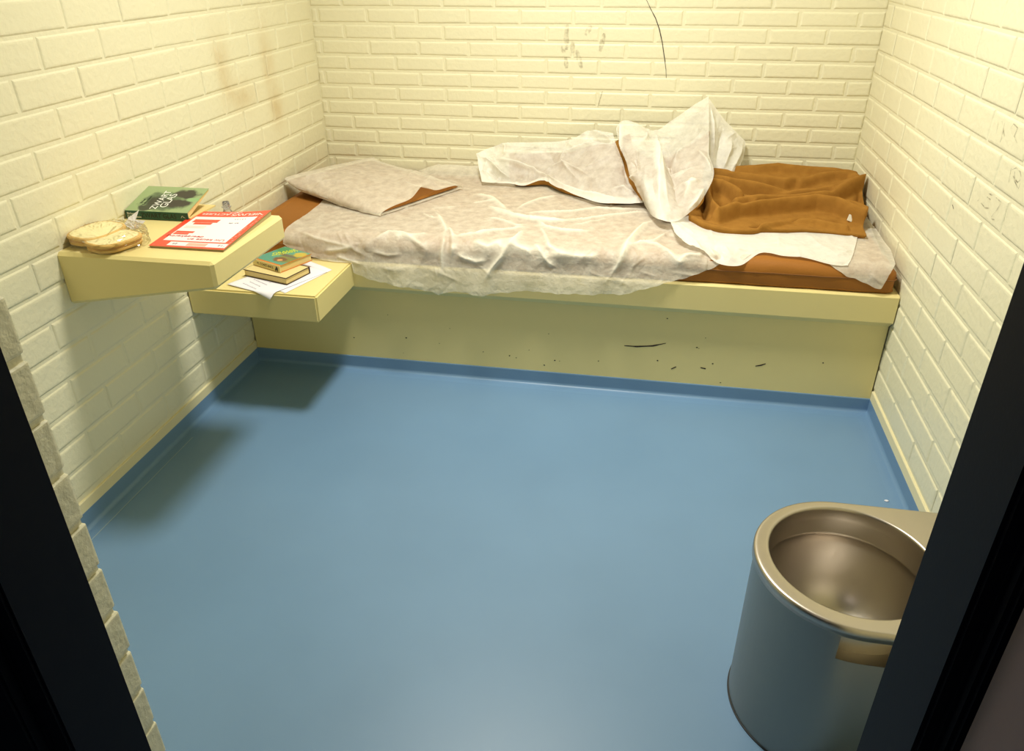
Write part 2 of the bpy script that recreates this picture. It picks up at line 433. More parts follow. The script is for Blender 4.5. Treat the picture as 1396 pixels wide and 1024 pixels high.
def ribbon(pts, w, nrm, off=.0012, name='m'):
    """thin flat stroke lying on a surface"""
    nrm = Vector(nrm); P = [Vector(p)+nrm*off for p in pts]; V = []
    # resample
    Q = []
    for a, b in zip(P[:-1], P[1:]):
        n = max(1, int((b-a).length/.012))
        Q += [a.lerp(b, i/n) for i in range(n)]
    Q.append(P[-1])
    n = len(Q)
    for i, q in enumerate(Q):
        t = (Q[min(i+1, n-1)]-Q[max(i-1, 0)]).normalized(); s = nrm.cross(t).normalized()
        ww = w*(.35+.65*math.sin(PI*(i+.4)/(n-.2)))*(1+random.uniform(-.2, .2))*.5
        V += [tuple(q-s*ww), tuple(q+s*ww)]
    return V, [(2*i, 2*i+2, 2*i+3, 2*i+1) for i in range(n-1)]

def strokes(name, lines, w, nrm, mat, parent, off=.0012):
    V, F = [], []
    for L in lines:
        v, f = ribbon(L, w, nrm, off); b = len(V); V += v; F += [tuple(i+b for i in q) for q in f]
    return part(name, pmesh(V, F), mat, parent)
strokes('scratch', [[(1.453,0.000,1.306),(1.477,0.000,1.266),(1.500,0.000,1.231),(1.519,-0.000,1.190),(1.535,0.000,1.140),(1.549,0.000,1.083),(1.560,0.000,1.035),(1.564,0.000,1.003)]], .0038, (0, -1, 0), M['scuff'], wb)
strokes('scratch', [[(1.298,0.000,0.944),(1.286,0.000,0.898),(1.281,0.000,0.877)]], .0045, (0, -1, 0), M['pencil'], wb)
strokes('smudge', [[(1.138,0.000,1.206),(1.133,0.000,1.163),(1.138,0.000,1.106)],[(1.119,0.000,1.123),(1.126,0.000,1.094)],[(1.133,0.000,1.077),(1.139,0.000,1.033)],[(1.162,0.000,1.141),(1.164,0.000,1.095)],[(1.179,0.000,1.107),(1.204,0.000,1.034)],[(1.293,0.000,1.173),(1.279,0.000,1.102)],[(1.237,0.000,1.201),(1.214,0.000,1.164)]], .020, (0, -1, 0), M['smudge'], wb)
strokes('graffiti', [[(2.385,-1.394,0.932),(2.385,-1.412,0.933),(2.385,-1.428,0.939)],[(2.385,-1.390,0.922),(2.385,-1.416,0.922)],[(2.385,-1.442,0.935),(2.385,-1.478,0.933),(2.385,-1.467,0.911),(2.385,-1.448,0.887)],[(2.385,-1.365,0.899),(2.385,-1.397,0.896),(2.385,-1.423,0.902)],[(2.385,-1.349,0.905),(2.385,-1.341,0.897)],[(2.385,-1.451,0.884),(2.385,-1.471,0.887)],[(2.385,-1.327,1.093),(2.385,-1.332,1.067)],[(2.385,-1.363,1.099),(2.385,-1.371,1.062),(2.385,-1.369,1.053)],[(2.385,-1.345,1.099),(2.385,-1.384,1.071)],[(2.385,-1.401,1.090),(2.385,-1.414,1.106),(2.385,-1.442,1.102),(2.385,-1.438,1.082),(2.385,-1.463,1.071)],[(2.385,-1.474,1.016),(2.385,-1.485,0.983)],[(2.385,-1.481,1.013),(2.385,-1.499,1.022),(2.385,-1.526,1.019),(2.385,-1.545,1.005),(2.385,-1.543,0.983)],[(2.385,-1.495,1.002),(2.385,-1.529,0.995),(2.385,-1.543,1.008)],[(2.385,-1.498,1.013),(2.385,-1.508,0.996),(2.385,-1.538,0.985)],[(2.385,-1.516,0.929),(2.385,-1.526,0.892)]], .0035, (-1, 0, 0), M['pencil'], wr)
strokes('scratch', [[(2.385,-1.183,0.841),(2.385,-1.200,0.834)]], .003, (-1, 0, 0), M['scuff'], wr)

# ------------------------------------------------------------------ bench and table
ZT, ZB = .470, .373
bench = empty('sleeping_bench', (1.19, -.5, 0), 'long cream painted bed platform with a side seat, built against the back wall', 'bench')
# platform slab with chamfered lower front edge, flush with its base
y1 = -.975
part('platform_slab', prism_bm([(-.004, ZB-.028), (-.94, ZB-.028), (y1, ZB), (y1, ZT-.006), (y1+.006, ZT), (-.004, ZT)], .004, W-.004, 'x'), M['bench'], bench)
base_panel = part('base_panel', box_bm(.004, W-.004, -.94, -.90, .04, ZB-.027), M['bench'], bench)
def seat_bm():
    bm = box_bm(.004, .472, -1.305, y1+.001, ZB, ZT)
    es = [e for e in bm.edges if not any(abs(v.co.y-(y1+.001)) < 1e-5 for v in e.verts) or False]
    es = [e for e in bm.edges if not all(abs(v.co.y-(y1+.001)) < 1e-5 for v in e.verts) and not all(v.co.x < .01 for v in e.verts)]
    bmesh.ops.bevel(bm, geom=es, offset=.006, segments=2, affect='EDGES'); return bm
part('seat', seat_bm(), M['bench'], bench)
for s_ in [[(1.492,-0.940,0.195),(1.538,-0.940,0.195),(1.596,-0.940,0.203),(1.642,-0.940,0.218)],[(1.968,-0.940,0.153),(1.986,-0.940,0.158),(2.002,-0.940,0.166)],[(1.776,-0.940,0.129),(1.795,-0.940,0.126)],[(1.671,-0.940,0.113),(1.688,-0.940,0.124)]]: strokes('scuff', [s_], .006, (0, -1, 0), M['scuff'], base_panel, .0008)
for c in [(0.581,-0.940,0.249),(0.431,-0.940,0.138),(0.632,-0.940,0.088),(0.955,-0.940,0.121),(1.135,-0.940,0.145),(1.209,-0.940,0.220),(1.058,-0.940,0.114),(1.194,-0.940,0.085),(1.235,-0.940,0.109),(1.400,-0.940,0.122),(1.618,-0.940,0.144),(1.754,-0.940,0.210),(1.761,-0.940,0.207),(1.780,-0.940,0.251),(1.817,-0.940,0.149),(2.196,-0.940,0.188),(1.085,-0.940,0.107),(1.253,-0.940,0.108),(1.854,-0.940,0.073),(1.638,-0.940,0.317),(0.648,-0.940,0.155),(0.826,-0.940,0.211),(0.781,-0.940,0.143)]:
    r_ = random.uniform(.0010, .0030); V, F = [], []; b = 0; n = 7
    for k in range(n):
        a = k/n*2*PI; q = r_*random.uniform(.6, 1.2); V.append((c[0]+q*math.cos(a)*1.3, c[1]-.0008, c[2]+q*math.sin(a)))
    F.append(tuple(range(b, b+n)))
    part('paint_chip', pmesh(V, F), M['chip'], base_panel)

def table_bm():
    bm = prism_bm([(.001, .629), (.450, .7045), (.450, .779), (.001, .779)], -1.815, -1.402, 'y')
    es = [e for e in bm.edges if not all(v.co.x < .01 for v in e.verts)]
    bmesh.ops.bevel(bm, geom=es, offset=.0085, segments=1, affect='EDGES'); return bm
tab = tag(obj('wall_table', table_bm(), M['bench']), 'cream wedge shaped table slab fixed to the left wall above the seat', 'table')

# ------------------------------------------------------------------ toilet
def toilet():
    cx, cy, zr = 1.995, -2.252, .420
    root = empty('toilet', (cx, cy, 0), 'round stainless steel prison toilet fixed to the floor and right wall', 'toilet')
    R, r0 = .188, .156
    # deck: stadium outline running into the right wall, round hole
    n = 96; bm = bmesh.new()
    def stad(a, rr, x_end):
        c, s = math.cos(a), math.sin(a)
        if c <= 0: return cx+rr*c, cy+rr*s
        # right half runs straight to the wall
        t = abs(s); 
        m_ = max(abs(c)/((x_end-cx)), abs(s)/rr); return cx+c/m_, cy+s/m_
    angs = sorted(set([k/n*2*PI for k in range(n)]+[math.atan2(s*(R), W-.002-cx) % (2*PI) for s in (-1, 1)]))
    n = len(angs)
    cyh = cy+.006
    prof_out = [(0, -.022), (0, -.007), (-.0006, -.0045), (-.0022, -.0016), (-.005, -.0003), (-.0075, 0), (-.010, .0002)]      # (radial, dz) rolled outer lip
    rings = []
    for dr, dz in prof_out:
        rings.append([bm.verts.new((*stad(a, R+dr, W-.002), zr+dz)) for a in angs])
    for rr, zz in ((r0+.0075, zr+.0002), (r0+.006, zr), (r0+.003, zr-.0006), (r0+.001, zr-.0026), (r0, zr-.006)):
        rings.append([bm.verts.new((cx+rr*math.cos(a), cyh+rr*math.sin(a), zz)) for a in angs])
    rings.append([bm.verts.new((cx+r0*math.cos(a), cyh+r0*math.sin(a), zr-.03)) for a in angs])
    for A, B in zip(rings[:-1], rings[1:]):
        for k in range(n): bm.faces.new((A[k], A[(k+1) % n], B[(k+1) % n], B[k]))
    # underside of the lip
    low = [bm.verts.new((*stad(a, R-.012, W-.002), zr-.022)) for a in angs]
    for k in range(n): bm.faces.new((rings[0][(k+1) % n], rings[0][k], low[k], low[(k+1) % n]))
    bmesh.ops.recalc_face_normals(bm, faces=bm.faces)
    d = part('seat_deck', bm, M['steel'], root, True)
    # bowl: short cylinder, seam, then a deep rounded basin
    pr = [(r0+.001, zr-.02), (r0+.001, zr-.066), (r0-.001, zr-.070), (r0+.001, zr-.073)]
    for k in range(1, 13):
        a = k/12*PI/2; pr.append((.030+(r0-.029)*math.cos(a)**.9 if k < 12 else .03, zr-.073-.165*math.sin(a)))
    m_ = 72; bm = bmesh.new(); rg = []
    for rr, z in pr: rg.append([bm.verts.new((cx+rr*math.cos(k/m_*2*PI), cyh+rr*math.sin(k/m_*2*PI), z)) for k in range(m_)])
    for A, B in zip(rg[:-1], rg[1:]):
        for k in range(m_): bm.faces.new((A[k], B[k], B[(k+1) % m_], A[(k+1) % m_]))
    bm.faces.new(rg[-1][::-1])
    part('bowl', bm, M['steel'], root, True)
    # skirt: same stadium, with a recess cut below the lip on the side facing the door
    bm = bmesh.new(); Rs = .183; z_lo, z_hi = .0, zr-.02
    rz = (.335, .392)              # recess height
    a0, a1 = math.radians(255), math.radians(308)
    N = 144; an = sorted(set([k/N*2*PI for k in range(N)]+[a0, a1]+[math.atan2(s*Rs, W-.002-cx) % (2*PI) for s in (-1, 1)])); N = len(an)
    lev = [z_lo, .008, rz[0], rz[1], z_hi]
    ring = [[bm.verts.new((*stad(a, Rs+(.0015 if i == 0 else 0), W-.002), z)) for a in an] for i, z in enumerate(lev)]
    inn = {}
    for i in range(4):
        for k in range(N):
            k2 = (k+1) % N
            if i == 2 and a0-1e-6 <= an[k] and an[k2] <= a1+1e-6 and k2: continue
            bm.faces.new((ring[i][k], ring[i][k2], ring[i+1][k2], ring[i+1][k]))
    bmesh.ops.recalc_face_normals(bm, faces=bm.faces)
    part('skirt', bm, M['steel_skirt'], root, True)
    # recess pocket (roll holder): floor, back and cheeks
    idx = [k for k in range(N) if a0-1e-6 <= an[k] <= a1+1e-6]
    V, F = [], []
    for k in idx:
        x, y = stad(an[k], Rs-.0005, W-.002); rb = .1595
        xb, yb = cx+rb*math.cos(an[k]), cy+rb*math.sin(an[k]); V += [(x, y, rz[0]), (xb, yb, rz[0]+.002), (xb, yb, rz[1]+.006), (x, y, rz[1])]
    for j in range(len(idx)-1):
        b = 4*j
        for q in range(3): F.append((b+q, b+4+q, b+5+q, b+1+q))
    e = 4*(len(idx)-1); F += [(0, 1, 2, 3), (e+3, e+2, e+1, e)]
    me = pmesh(V, F)
    part('roll_recess', me, M['steel'], root)
    # dark sealant joint round the foot
    V, F = [], []
    for k, a in enumerate(an):
        x, y = stad(a, Rs+.003, W-.002); x2, y2 = stad(a, Rs-.004, W-.002)
        V += [(x, y, .0005), (x, y, .003), (x2, y2, .004)]
    for k in range(N):
        b, c = 3*k, 3*((k+1) % N); F += [(b, c, c+1, b+1), (b+1, c+1, c+2, b+2)]
    part('sealant_joint', pmesh(V, F), M['black'], root)
toilet()

# ------------------------------------------------------------------ mattress
MTZ = .566
def mattress():
    x0, x1, yf, yb, z0, z1 = .006, 2.366, -.964, -.012, ZT+.001, MTZ-.002
    root = empty('mattress', (1.186, -.48, ZT), 'brown vinyl foam mattress lying on the bed platform', 'mattress')
    rr = .046; prof = []
    for k in range(7): a = k/6*PI/2; prof.append((rr*(1-math.sin(a)), rr*(1-math.cos(a))))     # inset, dz from bottom
    prof = prof[::-1]
    # vertical section: bottom bevel, side, top bevel
    sec = [(.010, z0), (.002, z0+.006), (0, z0+.014), (0, .5*(z0+z1)), (0, z1-rr)]+[(rr*(1-math.cos(k/6*PI/2)), z1-rr+rr*math.sin(k/6*PI/2)) for k in range(1, 7)]
    def outline(ins):
        pts = []; rc = .03
        for (cx_, cy_, a0) in ((x1-rc, yb-rc, 0), (x0+rc, yb-rc, 90), (x0+rc, yf+rc, 180), (x1-rc, yf+rc, 270)):
            for k in range(7):
                a = math.radians(a0+k*15); q = max(rc-ins, .001); pts.append((cx_+q*math.cos(a), cy_+q*math.sin(a)))
        # resample long sides for slight unevenness
        out = []
        for p, q in zip(pts, pts[1:]+pts[:1]):
            d = math.hypot(q[0]-p[0], q[1]-p[1]); n = max(1, int(d/.04))
            out += [(p[0]+(q[0]-p[0])*i/n, p[1]+(q[1]-p[1])*i/n) for i in range(n)]
        return out
    base = outline(0); n = len(base); bm = bmesh.new(); rings = []
    for ins, z in sec:
        ring = []
        for (x, y) in base:
            cxm, cym = (x0+x1)/2, (y0_ := (yf+yb)/2)
            fx = (abs(x-cxm)-ins)/abs(x-cxm) if abs(x-cxm) > (x1-x0)/2-.031 else 1
            fy = (abs(y-cym)-ins)/abs(y-cym) if abs(y-cym) > (yb-yf)/2-.031 else 1
            w = .0016*math.sin(x*23+z*60)+.0012*math.sin(x*57-z*140)
            xx = cxm+(x-cxm)*fx; yy = cym+(y-cym)*fy
            if x > x1-.04: xx += .004*math.sin(z*190+y*40)*(1 if z < z1-.01 else 0)
            ring.append(bm.verts.new((xx, yy+(w if y < -.8 else 0), z)))
        rings.append(ring)
    for A, B in zip(rings[:-1], rings[1:]):
        for k in range(n): bm.faces.new((A[k], A[(k+1) % n], B[(k+1) % n], B[k]))
    bm.faces.new(rings[0][::-1]); bm.faces.new(rings[-1])
    bmesh.ops.recalc_face_normals(bm, faces=bm.faces)
    part('cover', bm, M['brown_vinyl'], root, True)
    # welded seam running round the side
    V, F = [], []; zs = .521
    for (x, y) in base:
        cxm, cym = (x0+x1)/2, (yf+yb)/2; w = .0016*math.sin(x*23+zs*60)+.0012*math.sin(x*57-zs*140)
        for dz, o in ((-.0025, -.001), (-.0012, .0022), (.0012, .0022), (.0025, -.001)):
            V.append((x+math.copysign(o, x-cxm)*(abs(x-cxm) > (x1-x0)/2-.02), y+math.copysign(o, y-cym)*(abs(y-cym) > (yb-yf)/2-.02)+(w if y < -.8 else 0), zs+dz))
    for k in range(n):
        b, c = 4*k, 4*((k+1) % n)
        for q in range(3): F.append((b+q, c+q, c+q+1, b+q+1))
    part('piping', pmesh(V, F), M['brown_dark'], root, True)
mattress()

# ------------------------------------------------------------------ bottom sheet
PATH = np.array([(-0.0200,0.5700),(-0.9120,0.5700),(-0.9250,0.5686),(-0.9374,0.5644),(-0.9485,0.5577),(-0.9577,0.5489),(-0.9646,0.5382),(-0.9687,0.5264),(-0.9810,0.4780),(-0.9860,0.4620),(-0.9890,0.4400),(-0.9910,0.4000),(-0.9930,0.3600),(-0.9950,0.3000)])
ACC = np.concatenate([[0], np.cumsum(np.linalg.norm(np.diff(PATH, axis=0), axis=1))])
LB = np.array([(0.206,0.974),(0.264,0.998),(0.362,1.022),(0.437,1.039),(0.486,1.069),(0.587,1.094),(0.699,1.103),(0.772,1.116),(0.807,1.127),(0.847,1.110),(0.921,1.111),(0.971,1.116),(1.039,1.100),(1.146,1.089),(1.299,1.087),(1.428,1.083),(1.489,1.073),(1.578,1.041),(1.672,1.009),(1.722,0.991),(1.766,0.968),(1.794,0.951),(1.829,0.933),(1.865,0.936),(1.930,0.856),(2.086,0.894),(2.202,0.966),(2.315,1.004),(2.333,0.957),(2.354,0.915)])
RA = [
(0.0120,0.0120,[(0.778,-0.359,0.570),(0.837,-0.394,0.570),(0.897,-0.439,0.570),(0.949,-0.525,0.570),(0.996,-0.598,0.570)]),
(0.0140,0.0140,[(0.877,-0.517,0.570),(0.946,-0.586,0.570),(1.023,-0.651,0.570),(1.099,-0.675,0.570),(1.185,-0.679,0.570),(1.283,-0.672,0.570)]),
(0.0080,0.0090,[(0.815,-0.516,0.570),(0.870,-0.486,0.570),(0.911,-0.458,0.570)]),
(0.0100,0.0100,[(1.009,-0.576,0.570),(1.052,-0.477,0.570),(1.087,-0.407,0.570),(1.134,-0.367,0.570),(1.177,-0.315,0.570)]),
(0.0100,0.0100,[(1.013,-0.595,0.570),(1.129,-0.585,0.570),(1.242,-0.556,0.570),(1.337,-0.490,0.570),(1.440,-0.493,0.570),(1.554,-0.464,0.570)]),
(0.0100,0.0090,[(1.198,-0.668,0.570),(1.308,-0.640,0.570),(1.415,-0.566,0.570),(1.527,-0.518,0.570),(1.584,-0.508,0.570)]),
(0.0110,0.0100,[(1.113,-0.673,0.570),(1.169,-0.763,0.570),(1.228,-0.796,0.570),(1.296,-0.793,0.570),(1.361,-0.773,0.570)]),
(0.0070,0.0080,[(1.234,-0.734,0.570),(1.287,-0.716,0.570),(1.352,-0.660,0.570),(1.403,-0.596,0.570)]),
(0.0100,0.0090,[(0.902,-0.885,0.570),(0.976,-0.847,0.570),(1.050,-0.800,0.570),(1.104,-0.756,0.570)]),
(0.0100,0.0080,[(0.910,-0.670,0.570),(0.991,-0.712,0.570),(1.058,-0.764,0.570),(1.100,-0.730,0.570)]),
(0.0140,0.0090,[(1.093,-0.793,0.570),(1.081,-0.896,0.570),(1.064,-0.951,0.555),(1.033,-0.971,0.517),(1.008,-0.979,0.485),(0.982,-0.988,0.445),(0.965,-0.991,0.402)]),
(0.0080,0.0100,[(1.138,-0.742,0.570),(1.172,-0.839,0.570),(1.202,-0.938,0.564),(1.236,-0.959,0.547),(1.276,-0.962,0.542)]),
(0.0100,0.0120,[(0.689,-0.619,0.570),(0.735,-0.699,0.570),(0.776,-0.785,0.570),(0.807,-0.859,0.570),(0.824,-0.947,0.559),(0.820,-0.969,0.525),(0.821,-0.982,0.474),(0.812,-0.990,0.419),(0.808,-0.992,0.376)]),
(0.0120,0.0100,[(0.807,-0.815,0.570),(0.845,-0.911,0.570),(0.860,-0.964,0.539),(0.853,-0.975,0.501)]),
(0.0080,0.0100,[(0.853,-0.910,0.570),(0.917,-0.891,0.570),(0.965,-0.857,0.570)]),
(-0.0100,0.0120,[(0.808,-0.833,0.570),(0.838,-0.946,0.559),(0.837,-0.972,0.513)]),
(0.0100,0.0140,[(0.866,-0.968,0.527),(0.907,-0.972,0.512),(0.948,-0.975,0.502),(0.996,-0.972,0.512)]),
(0.0120,0.0160,[(1.049,-0.942,0.562),(1.091,-0.952,0.554),(1.126,-0.958,0.548),(1.154,-0.967,0.531)]),
(0.0100,0.0110,[(1.146,-0.931,0.567),(1.179,-0.961,0.544),(1.208,-0.972,0.514),(1.240,-0.976,0.499)]),
(0.0100,0.0200,[(1.198,-0.960,0.545),(1.276,-0.963,0.540),(1.353,-0.964,0.539),(1.402,-0.952,0.554)]),
(0.0160,0.0110,[(1.566,-0.597,0.570),(1.522,-0.694,0.570),(1.496,-0.801,0.570),(1.477,-0.884,0.570),(1.468,-0.949,0.557),(1.451,-0.969,0.523),(1.429,-0.979,0.485),(1.410,-0.986,0.459)]),
(0.0100,0.0090,[(1.468,-0.922,0.569),(1.508,-0.895,0.570),(1.563,-0.862,0.570),(1.627,-0.720,0.570)]),
(0.0100,0.0110,[(1.627,-0.703,0.570),(1.666,-0.796,0.570),(1.703,-0.869,0.570),(1.722,-0.941,0.562)]),
(-0.0100,0.0120,[(1.587,-0.769,0.570),(1.640,-0.776,0.570),(1.685,-0.872,0.570)]),
(0.0100,0.0120,[(1.513,-0.886,0.570),(1.576,-0.891,0.570),(1.628,-0.947,0.559),(1.655,-0.964,0.540),(1.703,-0.958,0.549)]),
(0.0100,0.0100,[(1.647,-0.963,0.541),(1.678,-0.949,0.557),(1.727,-0.946,0.559),(1.746,-0.940,0.563)]),
(0.0100,0.0100,[(1.736,-0.840,0.570),(1.763,-0.928,0.568),(1.793,-0.959,0.547)]),
(0.0100,0.0120,[(1.780,-0.817,0.570),(1.801,-0.890,0.570),(1.827,-0.950,0.556)]),
(-0.0120,0.0120,[(1.726,-0.931,0.567),(1.759,-0.949,0.557),(1.789,-0.962,0.542)]),
(0.0070,0.0090,[(0.253,-0.936,0.565),(0.333,-0.958,0.548),(0.420,-0.965,0.536),(0.492,-0.969,0.525)]),
(0.0060,0.0080,[(0.359,-0.800,0.570),(0.450,-0.946,0.559),(0.486,-0.971,0.519),(0.548,-0.978,0.491)]),
(0.0080,0.0100,[(0.363,-0.974,0.507),(0.435,-0.971,0.516),(0.486,-0.968,0.529)]),
(0.0090,0.0100,[(0.534,-0.966,0.534),(0.572,-0.948,0.558),(0.605,-0.917,0.569),(0.663,-0.922,0.569),(0.727,-0.956,0.551),(0.785,-0.970,0.523)]),
(0.0070,0.0080,[(0.406,-0.977,0.494),(0.463,-0.981,0.479),(0.525,-0.984,0.467)]),
(0.0060,0.0080,[(0.548,-0.971,0.517),(0.618,-0.974,0.506),(0.674,-0.972,0.514)]),
(0.0070,0.0100,[(0.590,-0.986,0.460),(0.646,-0.987,0.456),(0.702,-0.984,0.467)]),
(0.0050,0.0080,[(0.644,-0.990,0.411),(0.700,-0.991,0.406),(0.755,-0.991,0.396)]),
(0.0080,0.0080,[(0.659,-0.674,0.570),(0.704,-0.723,0.570),(0.739,-0.736,0.570)]),
(0.0060,0.0080,[(0.660,-0.624,0.570),(0.740,-0.581,0.570),(0.820,-0.536,0.570)]),
(-0.0080,0.0120,[(0.444,-0.946,0.559),(0.505,-0.960,0.545),(0.491,-0.974,0.506)]),
(0.0100,0.0200,[(0.915,-0.941,0.562),(0.986,-0.957,0.550),(1.048,-0.931,0.566)]),
(0.0080,0.0140,[(0.613,-0.945,0.560),(0.693,-0.929,0.567),(0.770,-0.907,0.570)]),
(0.0040,0.0100,[(2.357,-0.463,0.570),(2.340,-0.722,0.570),(2.322,-0.910,0.570)])]
def bottom_sheet():
    nx, nt = 620, 290
    u = np.linspace(0, 1, nx); v = np.linspace(0, 1, nt)
    Uu, Vv = np.meshgrid(u, v)
    xl = np.interp(Vv, [0, .5, .62, 1], [.20, .19, .205, LB[0, 0]]); xr = np.interp(Vv, [0, .85, 1], [2.372, 2.370, LB[-1, 0]])
    X = xl+Uu*(xr-xl)
    xe = LB[0, 0]+u*(LB[-1, 0]-LB[0, 0])
    tf = np.interp(xe, LB[:, 0], LB[:, 1]); tf += .0016*np.sin(xe*61)+.0012*np.sin(xe*143)
    T = Vv*tf[None, :]
    # even spacing, denser on the hanging front
    Y = np.interp(T, ACC, PATH[:, 0]); Z = np.interp(T, ACC, PATH[:, 1])
    # the free hem flares away from the bench
    hang = np.clip((T-1.0)/.10, 0, 1)
    Y -= hang*(.006+.006*np.sin(X*21)+.004*np.sin(X*47+1))
    # back strip climbs a little against the wall on the left half
    up = np.clip((.10-T)/.10, 0, 1)*np.clip((X-.45)/.1, 0, 1)*np.clip((.86-X)/.1, 0, 1)
    Z += up*.035
    G = np.stack([X, Y, Z], 2); N = up_fix(normals(G)); P = G.reshape(-1, 3); n = N.reshape(-1, 3)
    h = ridge_field(P, RA, 1.05, 1.25); dbl = np.clip((h-.0035)/.008, 0, 1)
    h += crinkles(P, n, 480, .0050, .003, .009, .04, .18, 3)
    h += .0014*smooth_noise(P, 5, 34)
    # puffs along the mattress edge
    edge = np.exp(-((T.ravel()-.955)/.035)**2)
    h += edge*.006*np.clip(np.sin(P[:, 0]*26+.6)+.4*np.sin(P[:, 0]*61), 0, 2)*(P[:, 0] < 1.75)
    h = np.maximum(h, -.0025)
    P = P+n*h[:, None]
    on_seat = (P[:, 0] < .478) & (P[:, 1] < -.972); P[:, 2] = np.where(on_seat, np.maximum(P[:, 2], ZT+.004), P[:, 2])
    o = obj('bed_sheet', pmesh(P, grid_faces(nt, nx)), M['sheet'], None, True); set_doubled(o, dbl)
    tag(o, 'thin white disposable bed sheet spread over the brown mattress, hanging over its front edge', 'sheet')
bottom_sheet()

# ------------------------------------------------------------------ crumpled top sheet
N1 = [
[(0.752,-0.090,0.672),(0.806,-0.070,0.699),(0.889,-0.060,0.722),(1.031,-0.050,0.728),(1.162,-0.050,0.742),(1.242,-0.060,0.781),(1.320,-0.070,0.786),(1.360,-0.100,0.787)],
[(0.764,-0.112,0.651),(0.841,-0.095,0.676),(0.938,-0.090,0.691),(1.052,-0.077,0.690),(1.158,-0.093,0.706),(1.250,-0.115,0.737),(1.326,-0.134,0.756),(1.375,-0.155,0.759)],
[(0.773,-0.139,0.629),(0.840,-0.124,0.647),(0.944,-0.126,0.658),(1.041,-0.110,0.655),(1.143,-0.144,0.664),(1.242,-0.181,0.689),(1.341,-0.213,0.706),(1.409,-0.223,0.711)],
[(0.785,-0.169,0.604),(0.853,-0.157,0.617),(0.944,-0.165,0.622),(1.046,-0.145,0.625),(1.129,-0.200,0.623),(1.242,-0.253,0.638),(1.350,-0.298,0.657),(1.441,-0.296,0.657)],
[(0.795,-0.200,0.592),(0.886,-0.191,0.591),(0.968,-0.206,0.595),(1.059,-0.182,0.606),(1.150,-0.260,0.604),(1.261,-0.329,0.600),(1.372,-0.387,0.611),(1.490,-0.373,0.613)],
[(0.805,-0.232,0.585),(0.913,-0.226,0.585),(0.995,-0.249,0.585),(1.068,-0.221,0.600),(1.167,-0.321,0.590),(1.270,-0.408,0.585),(1.379,-0.480,0.590),(1.523,-0.453,0.592)]]
N2 = [
[(1.371,-0.100,0.812),(1.400,-0.090,0.838),(1.456,-0.090,0.830),(1.536,-0.080,0.795),(1.600,-0.050,0.836),(1.678,-0.030,0.892),(1.746,-0.020,0.937)],
[(1.383,-0.170,0.792),(1.419,-0.179,0.805),(1.475,-0.190,0.797),(1.550,-0.185,0.762),(1.621,-0.159,0.777),(1.693,-0.137,0.817),(1.751,-0.120,0.883)],
[(1.404,-0.244,0.761),(1.445,-0.275,0.766),(1.493,-0.297,0.761),(1.566,-0.300,0.741),(1.630,-0.277,0.744),(1.695,-0.253,0.767),(1.755,-0.227,0.811)],
[(1.428,-0.314,0.727),(1.472,-0.368,0.735),(1.517,-0.404,0.731),(1.583,-0.413,0.722),(1.643,-0.394,0.720),(1.704,-0.368,0.739),(1.757,-0.333,0.761)],
[(1.449,-0.378,0.690),(1.489,-0.457,0.700),(1.533,-0.505,0.700),(1.595,-0.521,0.693),(1.651,-0.508,0.691),(1.711,-0.479,0.701),(1.775,-0.435,0.718)],
[(1.483,-0.437,0.654),(1.518,-0.541,0.655),(1.559,-0.602,0.651),(1.600,-0.626,0.646),(1.646,-0.617,0.648),(1.699,-0.585,0.664),(1.760,-0.532,0.689)],
[(1.522,-0.494,0.595),(1.550,-0.622,0.600),(1.578,-0.698,0.605),(1.605,-0.729,0.605),(1.631,-0.724,0.605),(1.665,-0.690,0.610),(1.712,-0.627,0.635)]]
N3 = [
[(1.746,-0.022,0.931),(1.796,-0.022,0.876),(1.849,-0.022,0.817),(1.886,-0.022,0.785),(1.921,-0.022,0.752)],
[(1.757,-0.079,0.846),(1.808,-0.080,0.803),(1.851,-0.083,0.769),(1.889,-0.082,0.736),(1.918,-0.073,0.708)],
[(1.766,-0.137,0.753),(1.809,-0.137,0.719),(1.842,-0.143,0.697),(1.874,-0.141,0.679),(1.898,-0.124,0.670)],
[(1.790,-0.194,0.655),(1.812,-0.195,0.650),(1.829,-0.204,0.650),(1.847,-0.201,0.650),(1.864,-0.174,0.650)]]
NS = [
[(1.615,-0.700,0.605),(1.659,-0.643,0.595),(1.702,-0.576,0.588),(1.752,-0.637,0.584),(1.793,-0.737,0.582),(1.909,-0.711,0.580),(2.006,-0.686,0.580),(2.110,-0.677,0.580),(2.206,-0.680,0.578),(2.281,-0.694,0.576)],
[(1.623,-0.769,0.605),(1.669,-0.747,0.595),(1.712,-0.735,0.588),(1.758,-0.765,0.584),(1.805,-0.800,0.582),(1.907,-0.793,0.580),(2.001,-0.777,0.580),(2.095,-0.777,0.580),(2.187,-0.787,0.578),(2.253,-0.800,0.576)],
[(1.631,-0.818,0.605),(1.683,-0.844,0.595),(1.726,-0.863,0.588),(1.768,-0.891,0.584),(1.816,-0.907,0.582),(1.908,-0.863,0.580),(1.997,-0.855,0.580),(2.086,-0.870,0.580),(2.170,-0.887,0.578),(2.222,-0.908,0.576)],
[(1.641,-0.865,0.605),(1.696,-0.935,0.595),(1.742,-0.944,0.572),(1.790,-0.972,0.549),(1.858,-0.972,0.545),(1.926,-0.914,0.573),(1.999,-0.928,0.572),(2.083,-0.937,0.570),(2.157,-0.954,0.560),(2.203,-0.952,0.560)]]
